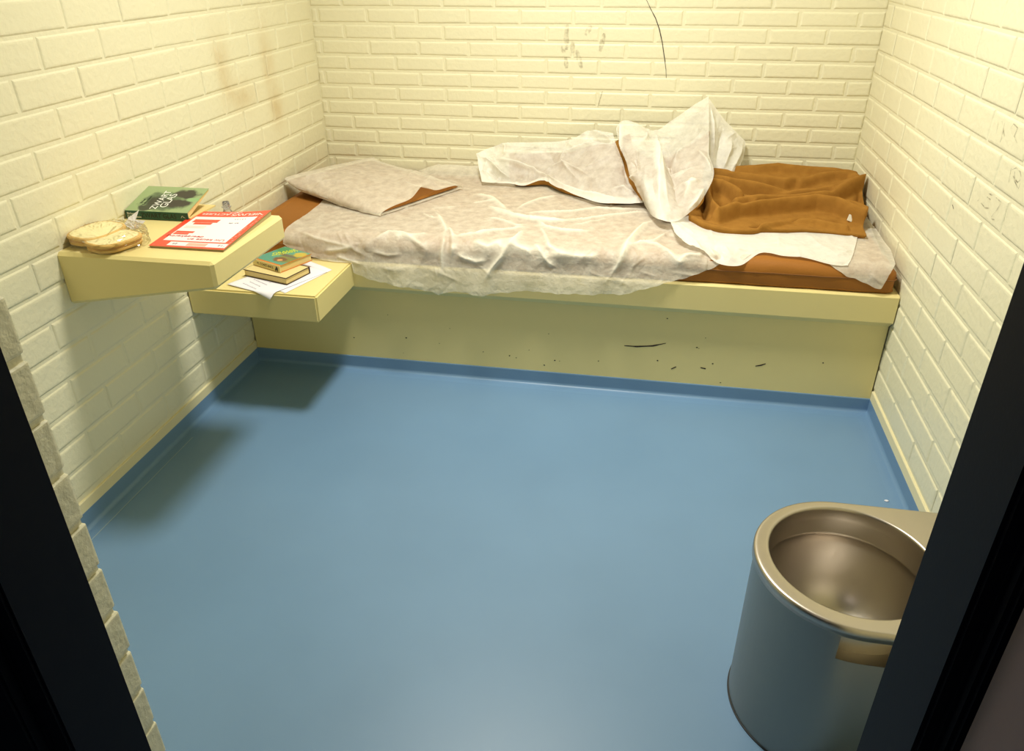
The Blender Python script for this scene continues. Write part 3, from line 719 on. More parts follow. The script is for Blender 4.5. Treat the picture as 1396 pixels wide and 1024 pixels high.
R1 = [
(0.0160,0.0140,[(0.753,-0.092,0.670),(0.797,-0.100,0.666),(0.859,-0.115,0.658),(0.949,-0.136,0.648),(1.021,-0.149,0.625),(1.074,-0.185,0.612),(1.117,-0.238,0.603),(1.181,-0.319,0.593),(1.279,-0.389,0.591),(1.396,-0.453,0.596),(1.518,-0.439,0.596)]),
(0.0120,0.0100,[(0.770,-0.100,0.664),(0.833,-0.130,0.641),(0.883,-0.167,0.612),(0.941,-0.204,0.593)]),
(0.0100,0.0100,[(0.758,-0.101,0.661),(0.775,-0.145,0.624),(0.804,-0.226,0.586)]),
(0.0090,0.0090,[(0.808,-0.118,0.651),(0.799,-0.160,0.612),(0.850,-0.203,0.590)]),
(-0.0120,0.0120,[(0.824,-0.152,0.620),(0.868,-0.186,0.595)]),
(0.0120,0.0100,[(0.880,-0.061,0.719),(0.882,-0.078,0.700),(0.882,-0.104,0.672)]),
(0.0100,0.0100,[(1.054,-0.172,0.611),(1.094,-0.150,0.643),(1.152,-0.150,0.665),(1.229,-0.221,0.655),(1.291,-0.283,0.640)]),
(0.0120,0.0100,[(1.119,-0.143,0.657),(1.155,-0.107,0.695),(1.216,-0.113,0.721),(1.300,-0.124,0.752),(1.364,-0.152,0.757)]),
(-0.0100,0.0120,[(1.068,-0.065,0.712),(1.094,-0.106,0.677),(1.125,-0.155,0.651)]),
(0.0090,0.0100,[(1.153,-0.057,0.735),(1.188,-0.093,0.722),(1.216,-0.113,0.721)]),
(-0.0180,0.0120,[(1.267,-0.092,0.762),(1.306,-0.120,0.756),(1.358,-0.140,0.762)]),
(0.0140,0.0120,[(1.251,-0.061,0.782),(1.295,-0.082,0.775),(1.364,-0.139,0.765)]),
(-0.0120,0.0100,[(1.370,-0.150,0.761),(1.393,-0.191,0.734),(1.408,-0.220,0.714)]),
(0.0080,0.0100,[(1.246,-0.228,0.657),(1.309,-0.219,0.690),(1.367,-0.201,0.719)]),
(0.0080,0.0100,[(1.152,-0.150,0.665),(1.194,-0.217,0.641),(1.236,-0.275,0.622)]),
(-0.0080,0.0120,[(0.937,-0.179,0.611),(1.007,-0.195,0.600),(1.049,-0.181,0.607)]),
(0.0080,0.0120,[(0.920,-0.097,0.682),(0.988,-0.076,0.699),(1.043,-0.055,0.722)]),
(0.0120,0.0110,[(1.369,-0.385,0.612),(1.427,-0.364,0.621),(1.483,-0.408,0.604)]),
(-0.0100,0.0100,[(1.416,-0.238,0.700),(1.433,-0.294,0.659),(1.455,-0.347,0.628)])]
R2 = [
(0.0200,0.0260,[(1.539,-0.079,0.796),(1.554,-0.234,0.754),(1.559,-0.415,0.724),(1.568,-0.540,0.683),(1.579,-0.631,0.641),(1.598,-0.711,0.609)]),
(0.0080,0.0100,[(1.535,-0.091,0.792),(1.559,-0.233,0.753),(1.580,-0.439,0.715),(1.596,-0.570,0.671),(1.618,-0.673,0.626)]),
(-0.0160,0.0180,[(1.579,-0.238,0.754),(1.611,-0.386,0.724),(1.633,-0.485,0.699),(1.647,-0.560,0.671)]),
(0.0120,0.0300,[(1.697,-0.458,0.707),(1.677,-0.555,0.673),(1.660,-0.635,0.641)]),
(-0.0100,0.0200,[(1.469,-0.289,0.763),(1.502,-0.445,0.711),(1.532,-0.540,0.673)]),
(0.0160,0.0140,[(1.400,-0.100,0.833),(1.401,-0.168,0.801),(1.408,-0.243,0.764),(1.422,-0.296,0.736)]),
(0.0100,0.0100,[(1.470,-0.280,0.766),(1.497,-0.190,0.786),(1.501,-0.116,0.803)]),
(0.0100,0.0100,[(1.470,-0.280,0.766),(1.480,-0.371,0.736),(1.487,-0.445,0.705)]),
(0.0120,0.0100,[(1.458,-0.394,0.680),(1.481,-0.442,0.694),(1.513,-0.440,0.717)]),
(-0.0260,0.0130,[(1.556,-0.174,0.767),(1.582,-0.262,0.748),(1.605,-0.303,0.739),(1.632,-0.380,0.723),(1.666,-0.378,0.728),(1.704,-0.374,0.736)]),
(0.0140,0.0100,[(1.607,-0.351,0.730),(1.637,-0.267,0.749),(1.667,-0.231,0.769)]),
(0.0100,0.0100,[(1.595,-0.208,0.762),(1.604,-0.156,0.778),(1.575,-0.132,0.786)]),
(-0.0100,0.0120,[(1.588,-0.186,0.767),(1.608,-0.252,0.751),(1.624,-0.271,0.746)]),
(0.0100,0.0090,[(1.737,-0.094,0.886),(1.693,-0.083,0.861),(1.648,-0.084,0.838)]),
(0.0120,0.0120,[(1.709,-0.275,0.768),(1.747,-0.369,0.744),(1.769,-0.444,0.715)]),
(-0.0120,0.0140,[(1.624,-0.476,0.702),(1.634,-0.552,0.675),(1.646,-0.635,0.641)]),
(0.0120,0.0120,[(1.744,-0.544,0.683),(1.707,-0.616,0.645),(1.675,-0.665,0.622)]),
(0.0100,0.0120,[(1.509,-0.402,0.730),(1.515,-0.490,0.697),(1.532,-0.550,0.663)]),
(-0.0100,0.0120,[(1.450,-0.343,0.729),(1.472,-0.396,0.717),(1.472,-0.342,0.745)]),
(0.0080,0.0120,[(1.627,-0.510,0.693),(1.687,-0.529,0.683),(1.724,-0.495,0.696)]),
(-0.0120,0.0200,[(1.534,-0.421,0.724),(1.548,-0.543,0.681),(1.567,-0.614,0.647)]),
(0.0100,0.0120,[(1.733,-0.184,0.827),(1.706,-0.205,0.796),(1.676,-0.228,0.773)])]
R3 = [
(0.0140,0.0120,[(1.857,-0.071,0.773),(1.846,-0.121,0.723),(1.826,-0.189,0.661)]),
(-0.0120,0.0120,[(1.818,-0.061,0.815),(1.813,-0.114,0.751),(1.805,-0.174,0.677)]),
(0.0100,0.0120,[(1.908,-0.038,0.750),(1.884,-0.116,0.697),(1.860,-0.178,0.657)]),
(0.0080,0.0100,[(1.755,-0.031,0.911),(1.773,-0.080,0.831),(1.789,-0.145,0.725)])]
RS = [
(0.0140,0.0100,[(1.622,-0.752,0.605),(1.662,-0.828,0.599),(1.700,-0.896,0.592),(1.734,-0.942,0.576)]),
(0.0100,0.0100,[(1.652,-0.712,0.598),(1.701,-0.817,0.591),(1.752,-0.830,0.585),(1.820,-0.806,0.582),(1.922,-0.783,0.580)]),
(-0.0080,0.0120,[(1.662,-0.886,0.601),(1.701,-0.936,0.592)]),
(0.0100,0.0100,[(1.768,-0.870,0.584),(1.801,-0.927,0.569),(1.848,-0.962,0.551)]),
(-0.0120,0.0120,[(1.776,-0.856,0.584),(1.779,-0.927,0.568),(1.782,-0.967,0.553)]),
(0.0060,0.0080,[(1.833,-0.906,0.579),(1.933,-0.900,0.575)]),
(0.0040,0.0120,[(2.105,-0.692,0.580),(2.134,-0.823,0.579),(2.181,-0.908,0.573)]),
(0.0040,0.0100,[(1.903,-0.725,0.580),(2.001,-0.728,0.580),(2.100,-0.728,0.580)])]
def cloth_panel(net, nr, nc, ridges, k, crk, seed, gain=1.0, amp=.003, off=0.0):
    G = bspline_net(net, nr, nc); N = up_fix(normals(G)); P = G.reshape(-1, 3); n = N.reshape(-1, 3)
    h = ridge_field(P, ridges, k, gain); dbl = np.clip((h-.012)/.014, 0, 1)
    if crk: h += crinkles(P, n, crk, amp, .004, .011, .03, .12, seed)
    h += .0015*smooth_noise(P, seed+9, 40)+off
    return P+n*h[:, None], dbl
def crumpled():
    V = []; F = []; D = []
    for net, nr, nc, rd, crk, seed in ((N1, 120, 260, R1, 120, 11), (N2, 170, 170, R2, 100, 12), (N3, 90, 80, R3, 30, 13), (NS, 80, 240, RS, 50, 14)):
        P, d_ = cloth_panel(net, nr, nc, rd, 1.05, crk, seed, 1.8 if net is not NS else 1.0, .005)
        vv = np.repeat(np.linspace(0, 1, nr), nc); uu = np.tile(np.linspace(0, 1, nc), nr)
        if net is N1: d_ = np.maximum(d_, .75*np.maximum(np.clip((vv-.86)/.05, 0, 1), np.clip((.13-uu)/.05, 0, 1)))
        if net is N2: d_ = np.maximum(d_, .7*np.clip((vv-.60)/.25, 0, 1)*np.clip((uu-.12)/.15, 0, 1)*np.clip((.62-uu)/.2, 0, 1))
        D += list(np.full(len(P), .55) if net is NS or net is N3 else d_)
        if net is NS: P[:, 2] += 0.0
        P[:, 1] = np.minimum(P[:, 1], -.010); P[:, 2] = np.where(P[:, 1] > -.89, np.maximum(P[:, 2], MTZ+.005), P[:, 2])
        F += grid_faces(nr, nc, len(V)); V += [tuple(p) for p in P]
    o = obj('crumpled_sheet', pmesh(V, F), M['cover'], None, True); set_doubled(o, D)
    tag(o, 'white disposable top sheet crumpled into a heap against the back wall beside the brown blanket', 'sheet')
crumpled()

# ------------------------------------------------------------------ brown blanket
NK = [
[(1.701,-0.130,0.600),(1.798,-0.100,0.625),(1.906,-0.100,0.642),(2.002,-0.100,0.653),(2.106,-0.100,0.654),(2.211,-0.100,0.649),(2.312,-0.100,0.656),(2.367,-0.120,0.642)],
[(1.704,-0.244,0.609),(1.798,-0.238,0.621),(1.897,-0.244,0.633),(1.991,-0.237,0.635),(2.093,-0.232,0.635),(2.193,-0.229,0.642),(2.299,-0.230,0.647),(2.365,-0.248,0.636)],
[(1.711,-0.335,0.604),(1.801,-0.348,0.608),(1.891,-0.359,0.616),(1.983,-0.347,0.614),(2.083,-0.339,0.616),(2.186,-0.332,0.622),(2.289,-0.335,0.630),(2.357,-0.350,0.629)],
[(1.713,-0.420,0.598),(1.786,-0.451,0.595),(1.885,-0.466,0.599),(1.975,-0.449,0.598),(2.073,-0.437,0.599),(2.174,-0.427,0.605),(2.280,-0.431,0.611),(2.348,-0.445,0.604)],
[(1.706,-0.500,0.594),(1.771,-0.548,0.589),(1.874,-0.567,0.586),(1.969,-0.545,0.581),(2.064,-0.530,0.584),(2.168,-0.518,0.589),(2.267,-0.523,0.592),(2.338,-0.535,0.591)],
[(1.693,-0.578,0.597),(1.760,-0.641,0.586),(1.862,-0.665,0.585),(1.959,-0.638,0.581),(2.053,-0.620,0.583),(2.161,-0.605,0.582),(2.248,-0.611,0.580),(2.312,-0.621,0.581)],
[(1.685,-0.653,0.605),(1.747,-0.732,0.600),(1.852,-0.759,0.590),(1.949,-0.728,0.588),(2.041,-0.707,0.586),(2.153,-0.690,0.584),(2.237,-0.697,0.580),(2.306,-0.706,0.576)]]
RK = [
(0.0160,0.0180,[(1.883,-0.144,0.636),(1.967,-0.142,0.645),(2.057,-0.114,0.651),(2.176,-0.140,0.647),(2.272,-0.153,0.650),(2.348,-0.166,0.644)]),
(-0.0140,0.0120,[(1.880,-0.216,0.632),(1.961,-0.227,0.635),(2.044,-0.258,0.631),(2.132,-0.243,0.635),(2.208,-0.205,0.644),(2.302,-0.179,0.650)]),
(0.0220,0.0180,[(1.801,-0.184,0.623),(1.886,-0.245,0.631),(1.958,-0.275,0.628),(2.026,-0.281,0.626),(2.065,-0.290,0.625),(2.114,-0.265,0.630),(2.140,-0.243,0.636)]),
(0.0180,0.0200,[(2.129,-0.275,0.629),(2.187,-0.241,0.639),(2.266,-0.205,0.647),(2.331,-0.201,0.644),(2.344,-0.244,0.639)]),
(-0.0140,0.0120,[(1.868,-0.325,0.618),(1.952,-0.365,0.612),(2.066,-0.363,0.612),(2.162,-0.356,0.617),(2.239,-0.326,0.627),(2.293,-0.274,0.640)]),
(0.0220,0.0160,[(1.801,-0.274,0.617),(1.883,-0.315,0.621),(1.968,-0.342,0.615),(2.066,-0.363,0.612),(2.160,-0.376,0.613),(2.235,-0.366,0.620),(2.295,-0.318,0.633),(2.364,-0.260,0.636)]),
(-0.0180,0.0130,[(1.875,-0.459,0.599),(1.975,-0.444,0.599),(2.092,-0.420,0.603),(2.174,-0.394,0.611),(2.223,-0.395,0.614)]),
(0.0260,0.0200,[(1.860,-0.519,0.591),(1.973,-0.464,0.596),(2.090,-0.440,0.600),(2.187,-0.423,0.606),(2.248,-0.396,0.615),(2.310,-0.332,0.631),(2.364,-0.270,0.635)]),
(0.0240,0.0180,[(1.788,-0.317,0.611),(1.824,-0.332,0.613),(1.864,-0.392,0.608),(1.896,-0.469,0.598),(1.929,-0.492,0.593),(1.855,-0.560,0.587)]),
(-0.0220,0.0160,[(1.820,-0.451,0.597),(1.833,-0.535,0.589),(1.872,-0.553,0.587),(1.912,-0.515,0.590)]),
(0.0200,0.0120,[(1.774,-0.316,0.610),(1.767,-0.417,0.599),(1.776,-0.535,0.590),(1.813,-0.632,0.586)]),
(0.0290,0.0180,[(1.783,-0.674,0.589),(1.861,-0.581,0.586),(1.940,-0.529,0.586),(2.054,-0.491,0.590),(2.168,-0.460,0.599),(2.238,-0.490,0.597),(2.282,-0.550,0.589),(2.318,-0.584,0.586)]),
(-0.0300,0.0130,[(1.930,-0.690,0.585),(2.009,-0.636,0.583),(2.101,-0.576,0.584),(2.168,-0.560,0.585),(2.224,-0.581,0.584),(2.246,-0.609,0.580)]),
(0.0180,0.0160,[(2.193,-0.442,0.603),(2.257,-0.463,0.603),(2.300,-0.478,0.601),(2.335,-0.512,0.595),(2.331,-0.558,0.589)]),
(-0.0100,0.0100,[(2.316,-0.443,0.607),(2.337,-0.388,0.619),(2.346,-0.351,0.628)]),
(0.0100,0.0140,[(1.949,-0.720,0.587),(2.064,-0.608,0.583),(2.147,-0.614,0.582),(2.240,-0.662,0.580)]),
(0.0100,0.0120,[(1.725,-0.376,0.601),(1.721,-0.463,0.596),(1.705,-0.541,0.595)]),
(-0.0120,0.0100,[(1.751,-0.383,0.602),(1.746,-0.496,0.593),(1.756,-0.636,0.586)])]
def blanket():
    root = empty('blanket', (2.0, -.4, MTZ), 'brown fleece blanket folded in loose heaps at the right end of the mattress', 'blanket')
    nr, nc = 170, 260
    G = bspline_net(NK, nr, nc); N = up_fix(normals(G)); P = G.reshape(-1, 3); n = N.reshape(-1, 3)
    h = (.010+tube_field(P, RK, 2.1)).reshape(nr, nc)
    for _ in range(5):
        q = np.pad(h, 1, mode='edge'); h = (q[1:-1, 1:-1]*2+q[:-2, 1:-1]+q[2:, 1:-1]+q[1:-1, :-2]+q[1:-1, 2:])/6
    h = h.ravel()+.0018*smooth_noise(P, 21, 30)
    P = (P+n*h[:, None]).reshape(nr, nc, 3)
    P[:, :, 2] = np.maximum(P[:, :, 2], MTZ+.008); P[:, :, 0] = np.minimum(P[:, :, 0], W-.012); P[:, :, 1] = np.minimum(P[:, :, 1], -.012)
    # roll the rim down to the mattress so that the heap is closed
    rim = np.concatenate([P[0, :], P[1:, -1], P[-1, -2::-1], P[-2:0:-1, 0]])
    V = [tuple(p) for p in P.reshape(-1, 3)]; F = grid_faces(nr, nc)
    idx = [c for c in range(nc)]+[r_*nc+nc-1 for r_ in range(1, nr)]+[(nr-1)*nc+c for c in range(nc-2, -1, -1)]+[r_*nc for r_ in range(nr-2, 0, -1)]
    c0 = P.reshape(-1, 3).mean(0); m_ = len(idx); prev = idx
    for s, dz in ((.000, .35), (-.010, .75), (-.03, 1.0)):
        cur = []
        for i in idx:
            p = np.array(V[i]); q = p.copy(); d = p-c0; d[2] = 0; d /= np.linalg.norm(d)+1e-9
            q += d*s*.6; q[2] = p[2]+(MTZ+.006-p[2])*dz if p[2] > MTZ+.006 else p[2]-.002*dz
            cur.append(len(V)); V.append(tuple(q))
        for k in range(m_): F.append((prev[k], prev[(k+1) % m_], cur[(k+1) % m_], cur[k]))
        prev = cur
    bm = bmesh.new(); bm.from_mesh(pmesh(V, F)); bmesh.ops.recalc_face_normals(bm, faces=bm.faces)
    part('fleece', bm, M['fleece'], root, True)
    # the part pulled up inside the crumpled sheet
    V = []; F = []
    for net, nr, nc, off in ((N1, 40, 80, -.026), (N2, 50, 50, -.062)):
        G = bspline_net(net, nr, nc)
        if net is N1: G = G[6:36, 18:]
        else: G = G[8:44, 4:46]
        nr, nc = G.shape[:2]
        N = up_fix(normals(G)); P = G+N*off
        P = P.reshape(-1, 3); P += N.reshape(-1, 3)*(.006*smooth_noise(P, 31, 26))[:, None]
        P[:, 1] = np.minimum(P[:, 1], -.012); P[:, 2] = np.maximum(P[:, 2], MTZ+.009)
        F += grid_faces(nr, nc, len(V)); V += [tuple(p) for p in P]
    a_ = bspline_net(N1, 40, 80)[3:33, -3]; b_ = bspline_net(N2, 40, 50)[3:33, 12]; t_ = np.linspace(-.25, 1, 30)[None, :, None]
    P = a_[:, None, :]*(1-t_)+b_[:, None, :]*t_
    P = P.reshape(-1, 3); P[:, 2] = np.maximum(P[:, 2]-.036+.004*smooth_noise(P, 33, 30), MTZ+.009); P[:, 1] = np.minimum(P[:, 1]+.034, -.012)
    F += grid_faces(30, 30, len(V)); V += [tuple(p) for p in P]
    part('fleece_fold', pmesh(V, F), M['fleece'], root, True)
    # little care label
    c = Vector((2.272,-0.567,0.586))
    bm = box_bm(-.009, .009, -.0012, .0012, -.011, .013, .0006, 1); bm.transform(Matrix.Translation(c+Vector((0, -.012, .022))) @ Matrix.Rotation(.35, 4, 'Y') @ Matrix.Rotation(-.5, 4, 'X'))
    part('care_label', bm, M['label'], root, label='small white care label')
blanket()

# ------------------------------------------------------------------ pillow
def pillow():
    A, B, Cc, D = np.array((.012, -.505, .648)), np.array((.512, -.742, .603)), np.array((.735, -.30, .606)), np.array((.250, -.055, .640))
    root = empty('pillow', (.37, -.40, MTZ), 'flat pillow in a crinkled white disposable case, open at the right end', 'pillow')
    def loops(nu, nv, th, u1, shrink, seed, lift):
        L = []
        for i in range(nu):
            u = i/(nu-1)*u1; loop = []
            f = min(1, ((u+.012)/.16))**.5
            for k in range(2*nv):
                top = k < nv; s = (k if top else 2*nv-1-k)/(nv-1)
                v = .5-.5*math.cos(PI*s)
                v = shrink+(1-2*shrink)*v
                e = max(0, 1-abs(2*v-1)**5)**.42
                c = (A*(1-u)+B*u)*(1-v)+(D*(1-u)+Cc*u)*v
                z_top = c[2]; t = th*f
                zz = z_top-t*.5+(t*.5*e if top else -t*.5*e)
                zz += (.012*math.sin(PI*v)*math.sin(PI*min(1, u*1.1)) if top else 0)
                if lift and top and u > .72:      # open hem pulled up into a peak
                    g = math.exp(-((v-.50)/.10)**2)*((u-.72)/.28)**1.5
                    zz += .034*g
                    zz -= .004*((u-.72)/.28)**1.5*(1-math.exp(-((v-.50)/.13)**2))*max(0, 1-abs(2*v-1)**6)
                if not top: zz = max(zz, MTZ+.011)
                loop.append((c[0], c[1], zz))
            L.append(loop)
        return np.array(L)
    nu, nv = 120, 70
    G = loops(nu, nv, .062, 1.0, 0, 1, True)
    shp = G.shape; du = np.gradient(G, axis=0); dv = (np.roll(G, -1, 1)-np.roll(G, 1, 1)); N = np.cross(du, dv); N /= np.linalg.norm(N, axis=2, keepdims=True)+1e-9
    cen = G.mean(axis=1, keepdims=True); sg = np.sign(((G-cen)*N).sum(2, keepdims=True).mean()); N *= sg
    P = G.reshape(-1, 3); n = N.reshape(-1, 3)
    def q(u, v, z=0): c = (A*(1-u)+B*u)*(1-v)+(D*(1-u)+Cc*u)*v; return (c[0], c[1], c[2]+z)
    rid = [(.010, .010, [q(1, .5, .02), q(.85, .52, .01), q(.72, .58, .01), q(.66, .70, .01)]), (.008, .012, [q(.66, .7), q(.6, .85), q(.55, .97)]),
           (.010, .014, [q(.30, .02), q(.33, .18), q(.45, .22)]), (.010, .014, [q(.12, .03), q(.16, .25), q(.25, .4)]), (-.008, .014, [q(.2, .03), q(.25, .2)]),
           (.006, .012, [q(.4, .05), q(.6, .06), q(.9, .05)]), (.006, .012, [q(.05, .5), q(.3, .55), q(.5, .5)]), (.007, .012, [q(.7, .98), q(.8, .8), q(.95, .72)]), (.006, .01, [q(.85, .15), q(.7, .3), q(.5, .33)])]
    h = ridge_field(P, rid, 1.15, 1.5)+crinkles(P, n, 110, .0034, .005, .013, .05, .16, 41)+.0012*smooth_noise(P, 42, 32)
    edge = np.repeat(np.linspace(0, 1, nu), 2*nv)
    P = P+n*h[:, None]; P[:, 0] = np.maximum(P[:, 0], .008); P[:, 2] = np.maximum(P[:, 2], MTZ+.009)
    m_ = 2*nv; F = [(i*m_+k, (i+1)*m_+k, (i+1)*m_+(k+1) % m_, i*m_+(k+1) % m_) for i in range(nu-1) for k in range(m_)]
    F.append(tuple(range(m_)))
    part('pillowcase', pmesh(P, F), M['case'], root, True)
    G = loops(50, 40, .034, .965, .02, 2, False); G[:, :, 2] -= .016
    G[:, :, 2] = np.maximum(G[:, :, 2], MTZ+.014); G[:, :, 0] = np.maximum(G[:, :, 0], .02)
    m_ = 80; F = [(i*m_+k, (i+1)*m_+k, (i+1)*m_+(k+1) % m_, i*m_+(k+1) % m_) for i in range(49) for k in range(m_)]
    F += [tuple(range(m_)), tuple(range(49*m_, 50*m_))[::-1]]
    bm = bmesh.new(); bm.from_mesh(pmesh(G.reshape(-1, 3), F)); bmesh.ops.recalc_face_normals(bm, faces=bm.faces)
    part('foam_core', bm, M['brown_vinyl'], root, True, label='brown vinyl covered core')
pillow()

# ------------------------------------------------------------------ lettering
def text_mesh(s, size, ex=.0002, ax='CENTER', shear=0, squeeze=1.0):
    c = bpy.data.curves.new('t', 'FONT'); c.body = s; c.size = size; c.extrude = ex; c.align_x = ax; c.align_y = 'CENTER'; c.shear = shear
    o = bpy.data.objects.new('t', c); COL.objects.link(o)
    dg = bpy.context.evaluated_depsgraph_get(); me = bpy.data.meshes.new_from_object(o.evaluated_get(dg))
    bpy.data.objects.remove(o); me.transform(Matrix.Diagonal((squeeze, 1, 1, 1)))
    return me
def join_meshes(items):
    bm = bmesh.new()
    for me, mx in items:
        me.transform(mx); bm.from_mesh(me)
    return bm
def frame_mx(o, x, y):       # origin, x axis, y axis
    x = Vector(x).normalized(); y = Vector(y); z = x.cross(y).normalized(); y = z.cross(x)
    m = Matrix((x, y, z)).transposed().to_4x4(); return Matrix.Translation(Vector(o)) @ m
M['ink_white'] = simple('white_ink', srgb(240, 240, 232), .6)
M['ink_black'] = simple('black_ink', srgb(12, 14, 12), .6)
M['ink_red'] = simple('red_ink', srgb(206, 62, 60), .6)
M['ink_pink'] = simple('pink_ink', srgb(246, 178, 160), .6)
M['ink_yellow'] = simple('yellow_ink', srgb(228, 226, 40), .6)
M['ink_grey'] = simple('grey_ink', srgb(150, 130, 150), .7)
M['pages'] = simple('book_pages', srgb(226, 202, 136), .85, bump=.3, bscale=400)
M['paper'] = simple('white_paper', srgb(240, 238, 246), .75)
M['newsprint'] = simple('newsprint_paper', srgb(176, 160, 120), .85)

def paint_blobs(name, base, blobs, rough=.35, nscale=26, warp=.35):
    """base colour with soft irregular patches: (x, y, rx, ry, colour) in the mesh's own plane"""
    m, n, l, b = new_mat(name); tc = n.new('ShaderNodeTexCoord')
    no = n.new('ShaderNodeTexNoise'); no.inputs['Scale'].default_value = nscale; no.inputs['Detail'].default_value = 5
    l.new(tc.outputs['Object'], no.inputs['Vector'])
    sep = n.new('ShaderNodeSeparateXYZ'); l.new(tc.outputs['Object'], sep.inputs['Vector'])
    def mth(op, *a):
        q = n.new('ShaderNodeMath'); q.operation = op
        for k, v in enumerate(a):
            if isinstance(v, (int, float)): q.inputs[k].default_value = v
            else: l.new(v, q.inputs[k])
        return q.outputs[0]
    rgb = n.new('ShaderNodeRGB'); rgb.outputs[0].default_value = base; last = rgb.outputs[0]
    for (cx, cy, rx, ry, col) in blobs:
        dx = mth('DIVIDE', mth('SUBTRACT', sep.outputs['X'], cx), rx); dy = mth('DIVIDE', mth('SUBTRACT', sep.outputs['Y'], cy), ry)
        d2 = mth('ADD', mth('MULTIPLY', dx, dx), mth('MULTIPLY', dy, dy))
        f = mth('ADD', mth('SUBTRACT', 1.0, d2), mth('MULTIPLY', mth('SUBTRACT', no.outputs['Fac'], .5), warp*6))
        r = n.new('ShaderNodeMapRange'); r.inputs['From Min'].default_value = .0; r.inputs['From Max'].default_value = .5
        l.new(f, r.inputs['Value'])
        mm = n.new('ShaderNodeMix'); mm.data_type = 'RGBA'; l.new(r.outputs['Result'], mm.inputs['Factor']); l.new(last, mm.inputs['A']); mm.inputs['B'].default_value = col
        last = mm.outputs['Result']
    l.new(last, b.inputs['Base Color']); b.inputs['Roughness'].default_value = rough
    return m

# ------------------------------------------------------------------ green book on the table
def green_book():
    zt = .779
    root = empty('paperback_book', (0, 0, 0), 'green paperback lying half open, dark cover up, on the wall table by the wall', 'book')
    x0, x1, yf = .006, .208, -1.512; w = .145; tilt = math.radians(14.0); sp = .026
    root.location = (x0-.003, yf, zt); root.rotation_euler = (0, 0, math.radians(1.2))
    I = Matrix.Identity(4)
    # spine
    cov = simple('dark_green_spine', srgb(8, 74, 60), .3)
    L = x1-x0
    o = obj('spine', box_bm(0, L, -.004, .0, .0006, sp, .0012, 2), cov, root)
    # upper cover, tilted up from the spine
    art = paint_blobs('murky_green_cover', srgb(150, 170, 120), [(.10, .06, .085, .062, srgb(84, 104, 74)), (.075, .055, .036, .036, srgb(42, 46, 38)), (.14, .050, .055, .026, srgb(46, 40, 36)), (.15, .105, .05, .03, srgb(46, 42, 36)), (.06, .02, .03, .02, srgb(50, 58, 44)), (.182, .075, .022, .012, srgb(140, 178, 120))], .3, 30, .32)
    bm = box_bm(0, L, 0, w, 0, .0012, .0004, 1)
    c = obj('front_cover', bm, art, root); c.location = (0, -.003, sp-.001); c.rotation_euler = (tilt, 0, 0)
    # lettering on the front cover reads along the book's length
    up = Matrix.Rotation(PI/2*0, 4, 'Z')
    # title reads from the front edge up: rotate 90 degrees, shears with the tilt
    rot = Matrix.Rotation(math.radians(90), 4, 'Z')
    t = join_meshes([(text_mesh('ZWART', .030), Matrix.Translation((.084, .066, .0014)) @ rot), (text_mesh('GLAS', .034), Matrix.Translation((.110, .064, .0014)) @ rot)])
    obj('title_lettering', t, M['ink_white'], c)
    t = join_meshes([(text_mesh('Birket', .011), Matrix.Translation((.030, .055, .0014)) @ rot), (text_mesh('Edwardson', .011), Matrix.Translation((.042, .060, .0014)) @ rot)])
    obj('author_lettering', t, M['ink_black'], c)
    # upper page block under the cover, lower block flat on the table
    bm = prism_bm([(.000, -.0165), (w-.002, -.0055), (w-.002, -.0005), (.000, -.0005)], .0015, L-.002, 'x')
    p = obj('upper_pages', bm, M['pages'], root); p.location = c.location; p.rotation_euler = c.rotation_euler
    bm = prism_bm([(.000, .002), (w+.004, .002), (w+.004, .006), (.06, .0085), (.000, .010)], .0015, L+.004, 'x')
    p = obj('lower_pages', bm, M['pages'], root)
    p = obj('back_cover', box_bm(0, L, 0, w, .0006, .0016, .0004, 1), cov, root)
    # spine lettering
    fx = Matrix.Rotation(PI/2, 4, 'X')
    t = join_meshes([(text_mesh('ZWART GLAS', .020, squeeze=.92), Matrix.Translation((.108, -.0043, sp*.5)) @ fx)])
    obj('spine_title', t, M['ink_black'], root)
    t = join_meshes([(text_mesh('Birket', .010, ax='LEFT'), Matrix.Translation((.006, -.0043, sp*.66)) @ fx), (text_mesh('Edwardson', .010, ax='LEFT'), Matrix.Translation((.006, -.0043, sp*.30)) @ fx)])
    obj('spine_author', t, M['ink_white'], root)
    v, f = ribbon([(.180, -.0043, .010), (.183, -.0043, .016), (.185, -.0043, .017), (.188, -.0043, .012), (.190, -.0043, .013), (.193, -.0043, .010)], .0012, (0, -1, 0), .0002)
    obj('publisher_mark', pmesh(v, f), M['ink_white'], root)
green_book()

